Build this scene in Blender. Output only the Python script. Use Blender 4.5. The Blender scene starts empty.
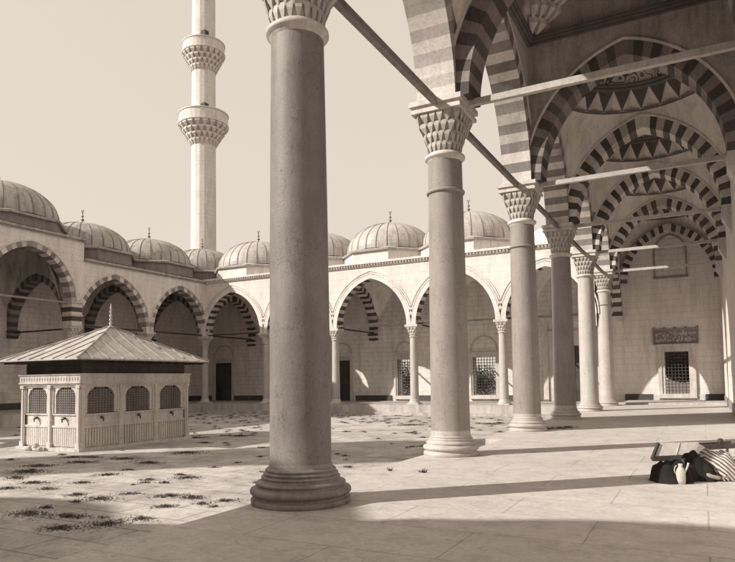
import bpy, math, random
from mathutils import Vector, Matrix
random.seed(7)
PI = math.pi
sc = bpy.context.scene
COL = sc.collection

# ------------------------------------------------------------------ helpers
class MB:
    """collects faces in world metres; build() links them as one mesh object"""
    def __init__(s): s.v = []; s.f = []; s.m = []; s.sm = []
    def face(s, pts, m=0, smooth=False):
        n = len(s.v); s.v += [tuple(p) for p in pts]
        s.f.append(tuple(range(n, n + len(pts)))); s.m.append(m); s.sm.append(smooth)
    def box(s, x0, x1, y0, y1, z0, z1, m=0):
        p = [(x0,y0,z0),(x1,y0,z0),(x1,y1,z0),(x0,y1,z0),(x0,y0,z1),(x1,y0,z1),(x1,y1,z1),(x0,y1,z1)]
        s.hexa(p, m)
    def hexa(s, p, m=0):
        for q in ((0,3,2,1),(4,5,6,7),(0,1,5,4),(1,2,6,5),(2,3,7,6),(3,0,4,7)):
            s.face([p[i] for i in q], m)
    def grid(s, rows, m=0, smooth=True, closed=True, mf=None):
        """rows of points sharing vertices"""
        n0 = len(s.v); R = len(rows); C = len(rows[0])
        for r in rows: s.v += [tuple(p) for p in r]
        for i in range(R-1):
            for j in range(C if closed else C-1):
                k = (j+1) % C
                s.f.append((n0+i*C+j, n0+i*C+k, n0+(i+1)*C+k, n0+(i+1)*C+j))
                s.m.append(mf(i, j) if mf else m); s.sm.append(smooth)
    def lathe(s, cx, cy, prof, n=32, m=0, smooth=True, caps=True, rib=0, ribn=0, sx=1, sy=1):
        rows = []
        for r, z in prof:
            row = []
            for j in range(n):
                a = 2*PI*j/n
                row.append((cx + r*math.cos(a)*sx, cy + r*math.sin(a)*sy, z))
            rows.append(row)
        s.grid(rows, m, smooth)
        if caps:
            s.face(list(reversed(rows[0])), m); s.face(rows[-1], m)
    def tube(s, p, q, r, n=8, m=0, r2=None):
        p = Vector(p); q = Vector(q); d = (q-p).normalized()
        a = d.orthogonal().normalized(); b = d.cross(a)
        r2 = r if r2 is None else r2
        rows = [[c + (a*math.cos(2*PI*j/n) + b*math.sin(2*PI*j/n))*rr for j in range(n)] for c, rr in ((p, r), (q, r2))]
        s.grid(rows, m, n > 6); s.face(list(reversed(rows[0])), m); s.face(rows[1], m)
    def bar(s, p, q, w, h, m=0):
        """rectangular bar, w across, h up"""
        p = Vector(p); q = Vector(q); d = (q-p).normalized()
        a = d.cross(Vector((0,0,1)))
        a = Vector((1,0,0)) if a.length < 1e-4 else a.normalized()
        b = a.cross(d).normalized()
        P = [c + a*i*w/2 + b*j*h/2 for c in (p, q) for i, j in ((-1,-1),(1,-1),(1,1),(-1,1))]
        s.hexa([P[0],P[1],P[5],P[4],P[3],P[2],P[6],P[7]], m)
    def build(s, name, mats, parent=None, weld=False, props=None):
        base = Vector((0,0,0))
        if parent is not None:
            base = Vector(parent['_b']) if '_b' in parent else Vector((0,0,0))
        me = bpy.data.meshes.new(name)
        me.from_pydata([(a-base.x, b-base.y, c-base.z) for a, b, c in s.v], [], s.f)
        mats = list(mats) if isinstance(mats, (list, tuple)) else [mats]
        if any(k >= 10 for k in s.m):
            n0 = len(mats); mats = mats + [VAR.get(q.name, q) for q in mats]
            s.m = [n0+k-10 if k >= 10 else k for k in s.m]
        for mt in mats: me.materials.append(mt)
        uv = me.uv_layers.new(name='UVMap')
        for pi, pl in enumerate(me.polygons):
            pl.material_index = s.m[pi]; pl.use_smooth = s.sm[pi]
            n = pl.normal
            for li in pl.loop_indices:
                x, y, z = s.v[me.loops[li].vertex_index]
                if abs(n.z) > .75: uv.data[li].uv = (x, y)
                elif abs(n.x) > abs(n.y): uv.data[li].uv = (y, z)
                else: uv.data[li].uv = (x, z)
        me.update()
        o = bpy.data.objects.new(name, me); COL.objects.link(o)
        if parent is not None: o.parent = parent; o['_b'] = tuple(base)
        for k, v in (props or {}).items(): o[k] = v
        return o

BASES = {}
def thing(name, label, cat, loc=(0,0,0), group=None, rz=0):
    o = bpy.data.objects.new(name, None); COL.objects.link(o)
    o.empty_display_size = .3; o.location = loc; o.rotation_euler = (0,0,rz)
    o['label'] = label; o['category'] = cat; o['_b'] = tuple(loc)
    o['kind'] = 'thing'
    if group: o['group'] = group
    return o
def tag(o, label, cat, group=None):
    o['label'] = label; o['category'] = cat; o['kind'] = 'thing'
    if group: o['group'] = group
    return o
def struct(o, kind='structure'): o['kind'] = kind; return o
def copy_thing(src, loc, label, rz=None):
    r = src.copy(); COL.objects.link(r); r.location = loc; r['label'] = label
    if rz is not None: r.rotation_euler = (0,0,rz)
    for ch in [c for c in bpy.data.objects if c.parent == src]:
        c = ch.copy(); COL.objects.link(c); c.parent = r
        for g in [g for g in bpy.data.objects if g.parent == ch]:
            d = g.copy(); COL.objects.link(d); d.parent = c
    return r

# ------------------------------------------------------------------ materials (old albumen print: every colour is a warm grey)
def tone(v, k=1.0):
    """warm grey of value v; darker tones are browner"""
    w = min(1, max(0, v/.5))
    g = .855 + .075*w; b = .79 + .09*w
    return (v*1.0, v*g, v*b, 1)
def mat(name, v, v2=None, brick=None, bump=.25, rough=.85, stain=.35, stainv=None, scale=1.0, grain=.25, mort=.75, spec=.2, dirt=0.0, vein=0.0, soil=0.0):
    m = bpy.data.materials.new(name); m.use_nodes = True
    N = m.node_tree.nodes; L = m.node_tree.links; N.clear()
    out = N.new('ShaderNodeOutputMaterial'); bs = N.new('ShaderNodeBsdfPrincipled')
    L.new(bs.outputs[0], out.inputs[0])
    bs.inputs['Roughness'].default_value = rough
    bs.inputs['Specular IOR Level'].default_value = spec
    geo = N.new('ShaderNodeNewGeometry')
    def noise(sc_, det, rg=.6, src=None):
        n = N.new('ShaderNodeTexNoise'); n.inputs['Scale'].default_value = sc_
        n.inputs['Detail'].default_value = det; n.inputs['Roughness'].default_value = rg
        L.new(src or geo.outputs['Position'], n.inputs['Vector']); return n
    v2 = v*.78 if v2 is None else v2
    n1 = noise(.55*scale, 6)
    r1 = N.new('ShaderNodeValToRGB'); r1.color_ramp.elements[0].position = .35; r1.color_ramp.elements[1].position = .65
    r1.color_ramp.elements[0].color = tone(v2); r1.color_ramp.elements[1].color = tone(v)
    L.new(n1.outputs[0], r1.inputs[0]); colr = r1.outputs[0]
    def mul(c, fac_src, lo, hi, p0, p1):
        r = N.new('ShaderNodeMapRange'); r.inputs[1].default_value = p0; r.inputs[2].default_value = p1
        r.inputs[3].default_value = lo; r.inputs[4].default_value = hi
        L.new(fac_src, r.inputs[0])
        x = N.new('ShaderNodeMix'); x.data_type = 'RGBA'; x.blend_type = 'MULTIPLY'; x.inputs[0].default_value = 1
        L.new(c, x.inputs[6]); L.new(r.outputs[0], x.inputs[7]); return x.outputs[2]
    height = None
    if brick:
        uv = N.new('ShaderNodeUVMap'); uv.uv_map = 'UVMap'
        # slight wobble so joints are not ruler straight
        wn = noise(1.3, 2); sub = N.new('ShaderNodeVectorMath'); sub.operation = 'MULTIPLY_ADD'
        L.new(wn.outputs[1], sub.inputs[0]); sub.inputs[1].default_value = (.03,.03,0); L.new(uv.outputs[0], sub.inputs[2])
        bt = N.new('ShaderNodeTexBrick'); bt.offset = .5
        bt.inputs['Scale'].default_value = 1; bt.inputs['Brick Width'].default_value = brick[0]; bt.inputs['Row Height'].default_value = brick[1]
        bt.inputs['Mortar Size'].default_value = brick[2]; bt.inputs['Mortar Smooth'].default_value = .3
        bt.inputs['Color1'].default_value = (1,1,1,1); bt.inputs['Color2'].default_value = (mort+.08,)*3+(1,)
        bt.inputs['Mortar'].default_value = (mort-.2,)*3+(1,); bt.inputs['Bias'].default_value = -.2
        L.new(sub.outputs[0], bt.inputs['Vector'])
        x = N.new('ShaderNodeMix'); x.data_type = 'RGBA'; x.blend_type = 'MULTIPLY'; x.inputs[0].default_value = 1
        L.new(colr, x.inputs[6]); L.new(bt.outputs[0], x.inputs[7]); colr = x.outputs[2]
        height = bt.outputs['Fac']
    n2 = noise(14*scale, 8, .7); colr = mul(colr, n2.outputs[0], 1-grain, 1+grain*.5, .3, .7)
    # streaky stains running down (own shape, world fixed)
    mp = N.new('ShaderNodeMapping'); mp.inputs['Scale'].default_value = (2.2, 2.2, .35); L.new(geo.outputs['Position'], mp.inputs[0])
    n3 = noise(1.1*scale, 7, .7, mp.outputs[0]); colr = mul(colr, n3.outputs[0], 1-stain, 1, .36, .56)
    if dirt:
        n4 = noise(3.2, 9, .75); colr = mul(colr, n4.outputs[0], 1-dirt, 1, .38, .5)
    if vein:   # hairline cracks and veins
        n5 = noise(.9, 5, .62); ma = N.new('ShaderNodeMath'); ma.operation = 'SUBTRACT'; ma.inputs[1].default_value = .5; L.new(n5.outputs[0], ma.inputs[0])
        mb_ = N.new('ShaderNodeMath'); mb_.operation = 'ABSOLUTE'; L.new(ma.outputs[0], mb_.inputs[0]); colr = mul(colr, mb_.outputs[0], 1-vein, 1, .0, .006)
        n6 = noise(5, 4, .6); colr = mul(colr, n6.outputs[0], 1-vein*1.2, 1, .27, .31)
    if soil:   # earth and moss lying over the slabs in ragged patches
        n7 = noise(.55, 9, .68); colr = mul(colr, n7.outputs[0], 1-soil, 1, .44, .53)
        n8 = noise(2.4, 8, .7); colr = mul(colr, n8.outputs[0], 1-soil*.8, 1, .38, .46)
    L.new(colr, bs.inputs['Base Color'])
    bp = N.new('ShaderNodeBump'); bp.inputs['Strength'].default_value = bump; bp.inputs['Distance'].default_value = .02
    if height is not None:
        ad = N.new('ShaderNodeMath'); ad.operation = 'MULTIPLY_ADD'
        L.new(height, ad.inputs[0]); ad.inputs[1].default_value = -.8; L.new(n2.outputs[0], ad.inputs[2]); L.new(ad.outputs[0], bp.inputs['Height'])
    else: L.new(n2.outputs[0], bp.inputs['Height'])
    L.new(bp.outputs[0], bs.inputs['Normal'])
    return m

M = {}
M['wall']   = mat('limestone_ashlar', .84, .75, brick=(1.05,.42,.009), stain=.18, mort=.90, vein=.15)
M['wallin'] = mat('rough_back_wall', .86, .74, brick=(.85,.36,.014), stain=.2, mort=.90, bump=.5, dirt=.12)
M['facade'] = mat('facade_limestone', .80, .72, brick=(1.1,.45,.008), stain=.16, mort=.90, vein=.12)
M['stepst'] = mat('step_stone', .58, .46, brick=(1.6,.9,.012), stain=.3, mort=.85)
M['light']  = mat('pale_voussoir', .76, .66, stain=.2)
M['dark']   = mat('dark_voussoir', .12, .085, stain=.2)
M['darkm']  = mat('mid_voussoir', .30, .22, stain=.2)
M['marble'] = mat('white_marble', .68, .58, stain=.25, rough=.6, spec=.35)
M['granite']= mat('grey_granite', .33, .29, stain=.14, rough=.6, spec=.3, grain=.22, scale=2.6, vein=.25)
M['granite2']= mat('pale_granite', .52, .46, stain=.14, rough=.6, spec=.3, grain=.2, scale=2.6, vein=.2)
M['granite0']= mat('dark_grey_granite', .25, .20, stain=.16, rough=.55, spec=.35, grain=.2, scale=2.6, vein=.3)
M['basest'] = mat('worn_base_stone', .30, .21, stain=.4, rough=.5, spec=.4)
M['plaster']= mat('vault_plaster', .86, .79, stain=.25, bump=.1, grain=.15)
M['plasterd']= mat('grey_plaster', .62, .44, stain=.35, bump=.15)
M['paint']  = mat('dark_paint', .08, .06, stain=.1, bump=.05)
M['paintm'] = mat('mid_paint', .22, .16, stain=.2, bump=.05)
M['darkl']  = mat('faint_voussoir', .54, .45, stain=.2)
M['drumd']  = mat('shaded_lead', .26, .19, stain=.3, rough=.6)  # dark lead: shade on the left drums partly put into its colour
M['leaf']   = mat('garden_leaf', .12, .06, stain=.1, bump=0)
VAR = {}
VAR[M['light'].name] = mat('pale_voussoir_b', .62, .50, stain=.3)
VAR[M['dark'].name] = mat('dark_voussoir_b', .17, .11, stain=.2)
VAR[M['darkm'].name] = mat('mid_voussoir_b', .37, .26, stain=.2)
VAR[M['darkl'].name] = mat('faint_voussoir_b', .60, .50, stain=.2)
M['iron']   = mat('dark_iron', .09, .06, rough=.6, bump=.1)
M['beam']   = mat('painted_tie_beam', .55, .46, stain=.15, bump=.1)
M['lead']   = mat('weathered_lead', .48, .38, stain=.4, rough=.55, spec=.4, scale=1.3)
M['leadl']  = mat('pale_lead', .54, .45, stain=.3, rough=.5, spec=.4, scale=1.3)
M['gold']   = mat('finial_metal', .22, .15, rough=.4, spec=.5)
M['wood']   = mat('dark_wood', .10, .06, stain=.3, rough=.7)
M['void']   = mat('painted_shade', .012, .010, stain=.1, bump=0)  # near-black: shade inside windows and fountain put into the colour
M['cloth']  = mat('dark_wool', .028, .018, stain=.3, rough=1, scale=3)
M['skin']   = mat('skin', .30, .26, stain=.05, rough=.6, bump=.05)
M['hair']   = mat('hair', .03, .02, rough=.8)
M['clay']   = mat('pale_clay', .60, .52, stain=.2, scale=3)
M['weed']   = mat('dry_weed', .20, .11, rough=.9, bump=0, stain=.2, scale=2)
M['floor']  = mat('portico_paving', .60, .53, brick=(2.3,1.15,.012), stain=.16, mort=.90, bump=.3, dirt=.10, grain=.18, rough=.75, vein=.22)
M['court']  = mat('court_paving', .60, .50, brick=(1.5,.85,.026), stain=.18, mort=.86, bump=.6, dirt=.12, grain=.25, soil=.15)
M['earth']  = mat('earth', .22, .15, stain=.3)

def striped_cloth():
    m = mat('striped_cloth', .45, .35, stain=.1, rough=1)
    N = m.node_tree.nodes; L = m.node_tree.links
    bs = [n for n in N if n.type == 'BSDF_PRINCIPLED'][0]
    tc = N.new('ShaderNodeTexCoord'); w = N.new('ShaderNodeTexWave'); w.inputs['Scale'].default_value = 7
    w.inputs['Distortion'].default_value = 2.0; w.wave_profile = 'SIN'; w.bands_direction = 'DIAGONAL'
    L.new(tc.outputs['Object'], w.inputs[0])
    r = N.new('ShaderNodeValToRGB'); r.color_ramp.elements[0].position = .35; r.color_ramp.elements[1].position = .5
    r.color_ramp.elements[0].color = tone(.10); r.color_ramp.elements[1].color = tone(.5)
    L.new(w.outputs[0], r.inputs[0]); L.new(r.outputs[0], bs.inputs['Base Color'])
    return m
M['stripe'] = striped_cloth()

def painted_dome():
    """plaster dome painted with dark scrolling arabesques"""
    m = mat('arabesque_plaster', .72, .62, stain=.1, bump=.05)
    N = m.node_tree.nodes; L = m.node_tree.links
    bs = [n for n in N if n.type == 'BSDF_PRINCIPLED'][0]
    src = bs.inputs['Base Color'].links[0].from_socket
    tc = N.new('ShaderNodeTexCoord')
    n = N.new('ShaderNodeTexNoise'); n.inputs['Scale'].default_value = 1.6; n.inputs['Detail'].default_value = 1.5
    L.new(tc.outputs['Object'], n.inputs[0])
    # thin contour lines of a smooth field read as painted scrolls
    mu = N.new('ShaderNodeMath'); mu.operation = 'MULTIPLY'; mu.inputs[1].default_value = 9; L.new(n.outputs[0], mu.inputs[0])
    fr = N.new('ShaderNodeMath'); fr.operation = 'FRACT'; L.new(mu.outputs[0], fr.inputs[0])
    r = N.new('ShaderNodeValToRGB'); e = r.color_ramp.elements; e[0].position = .22; e[1].position = .32
    e[0].color = tone(.05); e[1].color = (1,1,1,1); L.new(fr.outputs[0], r.inputs[0])
    x = N.new('ShaderNodeMix'); x.data_type = 'RGBA'; x.blend_type = 'MULTIPLY'; x.inputs[0].default_value = .85
    L.new(src, x.inputs[6]); L.new(r.outputs[0], x.inputs[7]); L.new(x.outputs[2], bs.inputs['Base Color'])
    return m
M['arab'] = painted_dome()

# ------------------------------------------------------------------ surveyed dimensions (metres)
XP = -5.10            # portico column line
YP = [1.30, 7.65, 13.72, 20.80, 27.24, 33.65, 40.29]
XW = 1.15             # mosque wall
YF = 40.29            # far arcade column line
YB = 46.5             # far back wall
XL = -36.16           # left arcade column line
XBK = -42.4           # left back wall
SX = (XP - XL)/5      # far arcade spacing
YN = -4.9             # near arcade column line (behind the camera)
YLC = [YF - 6.27*k for k in range(0, 7)]      # left arcade columns
ZC = -.70             # court level

def arc(a, r, t, n):
    """pointed two-centred arch: intrados and extrados points (u, z) left springing -> apex -> right springing"""
    c = (r*r - a*a)/(2*a); R = a + c
    f = math.acos(c/R); fe = math.acos(c/(R+t))
    I = [(-c + R*math.cos(f*i/n), R*math.sin(f*i/n)) for i in range(n+1)]
    E = [(-c + (R+t)*math.cos(fe*i/n), (R+t)*math.sin(fe*i/n)) for i in range(n+1)]
    I = [(-u, z) for u, z in I] + [(u, z) for u, z in reversed(I[:-1])]
    E = [(-u, z) for u, z in E] + [(u, z) for u, z in reversed(E[:-1])]
    return I, E
def P3(ax, u, w, z): return (u, w, z) if ax == 'x' else (w, u, z)
def ext_z(a, r, t, u, zs):
    c = (r*r - a*a)/(2*a); q = (a+c+t)**2 - (abs(u)+c)**2
    return zs + (math.sqrt(q) if q > 0 else 0)

RJ = random.Random(99)
def ring(ax, uc, w0, w1, zs, a, r, t, n, mb, phase=0, mats=(0,1)):
    # stones of slightly uneven width and tone
    S = 3; c = (r*r - a*a)/(2*a); R_ = a+c; f = math.acos(c/R_); fe = math.acos(c/(R_+t))
    for sg in (-1, 1):
        bd = [0] + [(i + RJ.uniform(-.10, .10))/n for i in range(1, n)] + [1]
        for k in range(n):
            m = mats[(k+phase) % 2] + (10 if RJ.random() < .38 else 0)
            for s_ in range(S):
                p0 = bd[k]+(bd[k+1]-bd[k])*s_/S; p1 = bd[k]+(bd[k+1]-bd[k])*(s_+1)/S
                pts = []
                for (p, rr_, ff) in ((p0, R_, f), (p1, R_, f), (p1, R_+t, fe), (p0, R_+t, fe)):
                    pts.append((sg*(-c+rr_*math.cos(ff*p)), rr_*math.sin(ff*p)))
                q = [P3(ax, uc+u, w, zs+z) for w in (w0, w1) for u, z in pts]
                mb.hexa([q[0],q[1],q[5],q[4],q[3],q[2],q[6],q[7]], m)
def bead(ax, uc, w0, w1, zs, a, r, t0, t1, n, mb, m=0):
    """a thin moulding following the arch between offsets t0 and t1"""
    n *= 4; _, A = arc(a, r, t0, n); _, B = arc(a, r, t1, n)
    for i in range(2*n):
        q = [P3(ax, uc+u, w, zs+z) for w in (w0, w1) for u, z in (A[i], A[i+1], B[i+1], B[i])]
        mb.hexa([q[0],q[1],q[5],q[4],q[3],q[2],q[6],q[7]], m)
def fill(ax, uc, u0, u1, w0, w1, zs, a, r, t, zt, n, mb, m=0):
    """wall above an arch between u0 and u1 up to zt"""
    n *= 4
    _, E = arc(a, r, t, n)
    E = [(max(u0, min(u1, uc+u)), zs+z) for u, z in E]
    pts = [(u0, zs)] + E + [(u1, zs)]
    for i in range(len(pts)-1):
        (ua, za), (ub, zb) = pts[i], pts[i+1]
        if ub - ua < 1e-5: continue
        if abs(za-zs) < 1e-6 and abs(zb-zs) < 1e-6: za = zb = zs
        for w in (w0, w1):
            mb.face([P3(ax,ua,w,za), P3(ax,ub,w,zb), P3(ax,ub,w,zt), P3(ax,ua,w,zt)], m)
        mb.face([P3(ax,ua,w0,za), P3(ax,ub,w0,zb), P3(ax,ub,w1,zb), P3(ax,ua,w1,za)], m)
    mb.face([P3(ax,u0,w0,zt), P3(ax,u1,w0,zt), P3(ax,u1,w1,zt), P3(ax,u0,w1,zt)], m)

# ------------------------------------------------------------------ ground
g = MB(); g.box(-400, 400, -400, 600, -1.6, -1.0); struct(g.build('ground', M['earth']))
g = MB(); g.box(XBK, XP-.54, YN-7, YF-.5, -1.0, ZC); struct(g.build('courtyard_paving', M['court']))
# portico floor with a notch of steps on the portal axis
g = MB()
g.box(XP-.54, XW, YN-8, 15.0, -1.0, 0); g.box(XP+.1, XW, 15.0, 18.0, -1.0, 0.0); g.box(XP-.54, XW, 18.0, YB, -1.0, 0)
struct(g.build('portico_floor', M['floor']))
g = MB(); g.box(XP-.54, XP+.1, 15.0, 18.0, -1.0, -.24); g.box(XP-.95, XP-.54, 14.7, 18.3, -.95, -.47)
struct(g.build('steps', M['stepst']))
g = MB(); g.box(XBK, XP-.545, YF-.5, YB, -1.0, 0); g.box(XBK, XL+.5, YN-7, YF-.5, -1.0, -.004)
g.box(XL+.4, XP-.545, YF-.9, YF-.5, -1.0, -.52)
struct(g.build('arcade_floor', M['stepst']))
g = MB(); g.box(XP+.6, XW, YF+1.4, YB, 0, .11); struct(g.build('raised_floor', M['stepst']))

# ------------------------------------------------------------------ columns
def muq_tiers(mb, cx, cy, z0, z1, r0, h1, tiers, n, sq0=0.0, m=0, md=0):
    """muqarnas bell: round below, square above, with hanging pointed cells on every tier"""
    def pt(a, r, q, z):
        c, s = math.cos(a), math.sin(a)
        k = 1/max(abs(c), abs(s)); f = (1-q) + q*k*.97
        return (cx + r*f*c, cy + r*f*s, z)
    core = []
    N = n*2
    for t in range(tiers+1):
        q = sq0 + (1-sq0)*(t/tiers)**1.3
        r = r0 + (h1-r0)*(t/tiers)**1.15
        core.append((r, q, z0 + (z1-z0)*t/tiers))
    rows = [[pt(2*PI*j/N, r*.93, q, z) for j in range(N)] for r, q, z in core]
    mb.grid(rows, m, False)
    for t in range(tiers):
        ra, qa, za = core[t]; rb, qb, zb = core[t+1]
        h = zb - za
        for j in range(n):
            a0 = 2*PI*(j + (t % 2)*.5)/n; da = 2*PI/n*.44
            A = pt(a0-da, rb, qb, zb); B = pt(a0+da, rb, qb, zb)
            A2 = pt(a0-da*.8, rb, qb, zb-h*.45); B2 = pt(a0+da*.8, rb, qb, zb-h*.45)
            T = pt(a0, ra*.97, qa, za - h*.38)
            Ai = pt(a0-da, rb*.84, qb, zb); Bi = pt(a0+da, rb*.84, qb, zb)
            mb.face([A, B, B2, A2], m); mb.face([A2, B2, T], m)
            mb.face([A, A2, T, Ai], m); mb.face([B, Bi, T, B2], m)

def shaft_profile(rb, rt, z0, z1, n=14):
    return [(rb + (rt-rb)*(k/n)**1.6, z0 + (z1-z0)*k/n) for k in range(n+1)]

def big_column(loc, label, shaft_mat, base_mat, band, kap='marble'):
    t = thing('stone_column', label, 'column', loc, 'tall columns of the portico')
    x, y, _ = loc
    b = MB()
    kb = 1.0 if base_mat is M['basest'] else .88
    b.lathe(x, y, [(max(q_*kb, .44), z_) for q_, z_ in ((.69,0),(.70,.01),(.70,.07),(.69,.08),(.655,.085),(.65,.12),(.69,.135),(.71,.155),(.712,.185),(.70,.21),(.665,.228),(.625,.232),(.61,.25),(.62,.262),(.635,.275),(.63,.295),
                   (.60,.31),(.56,.315),(.553,.335),(.545,.345),(.556,.352),(.556,.372),(.545,.38),(.518,.384),(.514,.396),(.528,.404),(.528,.424),(.515,.432),(.49,.436),(.486,.446),(.498,.454),(.498,.472),(.486,.482),(.46,.486),(.452,.51),(.44,.55))], 72)
    b.build('base', base_mat, t)
    s = MB(); s.lathe(x, y, [(.44,.54)] + shaft_profile(.435, .385, .56, 6.74), 64); s.build('shaft', shaft_mat, t)
    r = MB(); r.lathe(x, y, [(.38,6.66),(.405,6.69),(.42,6.72),(.45,6.735),(.465,6.76),(.46,6.80),(.43,6.82),(.40,6.84),(.385,6.86)], 56)
    r.build('necking_ring', M[kap], t)
    if band:
        r = MB(); r.lathe(x, y, [(.395,5.92),(.425,5.925),(.44,5.95),(.44,5.975),(.42,6.0),(.39,6.005)], 48)
        r.build('metal_band', M['granite'], t)
    c = MB(); muq_tiers(c, x, y, 6.86, 7.72, .36, .56, 4, 20); c.build('capital', M['granite2'], t)
    a = MB(); a.box(x-.59, x+.59, y-.59, y+.59, 7.72, 7.80); a.box(x-.56, x+.56, y-.56, y+.56, 7.80, 7.88); a.box(x-.62, x+.62, y-.62, y+.62, 7.88, 7.995)
    a.build('abacus', M['marble'], t)
    return t
cols = [
 (1, 'grey', 'base2', False, 'nearest tall grey marble column of the portico, thick ringed dark base in shade'),
 (2, 'grey', 'marble', True, 'tall column with metal band and pale round base, right of the nearest one'),
 (3, 'grey', 'marble', True, 'banded tall column standing behind the second one, dry weeds at its foot'),
 (4, 'grey', 'marble', False, 'tall granite column without a band, dark on its right, fourth from the camera'),
 (5, 'pale', 'marble', False, 'palest and smoothest tall column, fifth from the camera'),
 (6, 'pale', 'marble', True, 'farthest tall column of the portico, at the corner beside the end wall'),
]
for k, sm, bm, band, lab in cols:
    big_column((XP, YP[k], 0), lab, M['granite0'] if k == 1 else (M['granite'] if sm == 'grey' else M['granite2']), M['basest'] if bm == 'base2' else M['granite2'], band)

def small_column(loc, label):
    t = thing('arcade_column', label, 'column', loc, 'slender columns of the courtyard arcades')
    x, y, _ = loc
    b = MB(); b.box(x-.40, x+.40, y-.40, y+.40, 0, .09)
    b.lathe(x, y, [(.38,.09),(.39,.13),(.38,.18),(.33,.21),(.33,.24),(.35,.27),(.33,.31),(.30,.33)], 28); b.build('base', M['marble'], t)
    s = MB(); s.lathe(x, y, shaft_profile(.29, .25, .32, 4.60), 28); s.build('shaft', M['granite2'], t)
    c = MB(); c.lathe(x, y, [(.25,4.58),(.30,4.60),(.30,4.66),(.26,4.68)], 28); muq_tiers(c, x, y, 4.68, 5.28, .25, .42, 3, 12); c.box(x-.46, x+.46, y-.46, y+.46, 5.28, 5.445)
    c.build('capital', M['marble'], t)
    return t
XF = [XL + SX*k for k in range(6)]
c0 = small_column((XF[0], YF, 0), 'slender column at the inner corner where the shaded and sunlit arcades meet')
for k, lab in ((1, 'slender column of the sunlit arcade just left of the nearest big column'),
               (2, 'slender column of the sunlit arcade just right of the nearest big column'),
               (3, 'slender column between the two window openings, left of the second big column'),
               (4, 'slender column just left of the third tall column, beside a latticed window')):
    copy_thing(c0, (XF[k], YF, 0), lab)
for k, lab in ((1, 'slender column of the shaded arcade behind the fountain roof, first from the corner'),
               (2, 'column under the striped double pier of the shaded arcade, behind the fountain'),):
    copy_thing(c0, (XL, YLC[k], 0), lab)

# ------------------------------------------------------------------ portico (main building)
AT = dict(a=2.60, r=3.45, t=.45)          # transverse arches
ZS = 8.0
CX = (XP + .45 + XW)/2
port = thing('portico', 'tall vaulted mosque portico with striped arches along the right of the courtyard', 'portico', (XP, 20, 0))
mbw = MB(); mbr = []
for k in range(0, 6):
    y0, y1 = YP[k], YP[k+1]
    yc = (y0+y1)/2; half = (y1-y0)/2
    a = half - .50; r = a*1.27 if k != 2 else 3.95
    rb = MB(); ring('y', yc, XP-.46, XP+.46, ZS, a, r, .47, 17, rb, phase=0)
    bead('y', yc, XP-.50, XP+.50, ZS, a, r, .48, .55, 15, rb, 2)
    rb.build('lengthwise_arch', [M['light'], M['darkm'] if k > 1 else M['darkl'], M['light']], port)
    fill('y', yc, y0, y1, XP-.45, XP+.45, ZS, a, r, .47, 13.4 if k != 2 else 16.5, 15, mbw)
# last stretch over the side arcade: low striped arch and wall above
yc = (YF+YB)/2
ENDA = dict(a=2.55, r=3.25, t=.45)
rb = MB(); ring('y', yc, XP-.40, XP+.40, 5.45, 2.55, 3.25, .45, 14, rb); rb.build('lengthwise_arch', [M['light'], M['dark']], port)
fill('y', yc, YF, YB, XP-.35, XP+.35, 5.45, 2.55, 3.25, .45, 13.4, 14, mbw)
mbw.build('arcade_wall', M['facade'], port)
# springer block in the corner over column 6
# transverse arches
for k in range(1, 7):
    y = YP[k]
    rb = MB(); ring('x', CX, y-.42, y+.42, ZS, AT['a'], AT['r'], AT['t'], 18, rb, phase=1)
    bead('x', CX, y-.47, y+.47, ZS, AT['a'], AT['r'], .455, .52, 13, rb, 2)
    rb.build('cross_arch', [M['darkm'], M['dark'], M['plaster']] if k < 4 else [M['light'], M['dark'], M['plaster']], port)
for k in range(1, 7):
    y = YP[k]; mbt = MB()
    fill('x', CX, XP+.45, XW, y-.40, y+.40, ZS, AT['a'], AT['r'], AT['t'], 13.3 if k not in (2, 3) else 16.5, 15, mbt)
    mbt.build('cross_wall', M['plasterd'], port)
rb = MB(); ring('x', CX, YB-.35, YB+.1, ZS, 2.6, 3.30, .42, 18, rb, phase=1); rb.build('wall_arch', [M['light'], M['dark']], port)
# wall pilasters carrying the cross arches on the mosque side
for k in range(1, 7):
    y = YP[k]; pb = MB()
    pb.box(XW-.32, XW+.02, y-.44, y+.44, 7.55, 7.99)
    pb.hexa([(XW-.05,y-.3,7.0),(XW+.02,y-.3,7.0),(XW+.02,y+.3,7.0),(XW-.05,y+.3,7.0),(XW-.32,y-.44,7.55),(XW+.02,y-.44,7.55),(XW+.02,y+.44,7.55),(XW-.32,y+.44,7.55)])
    pb.build('corbel', M['marble'], port)

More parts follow.
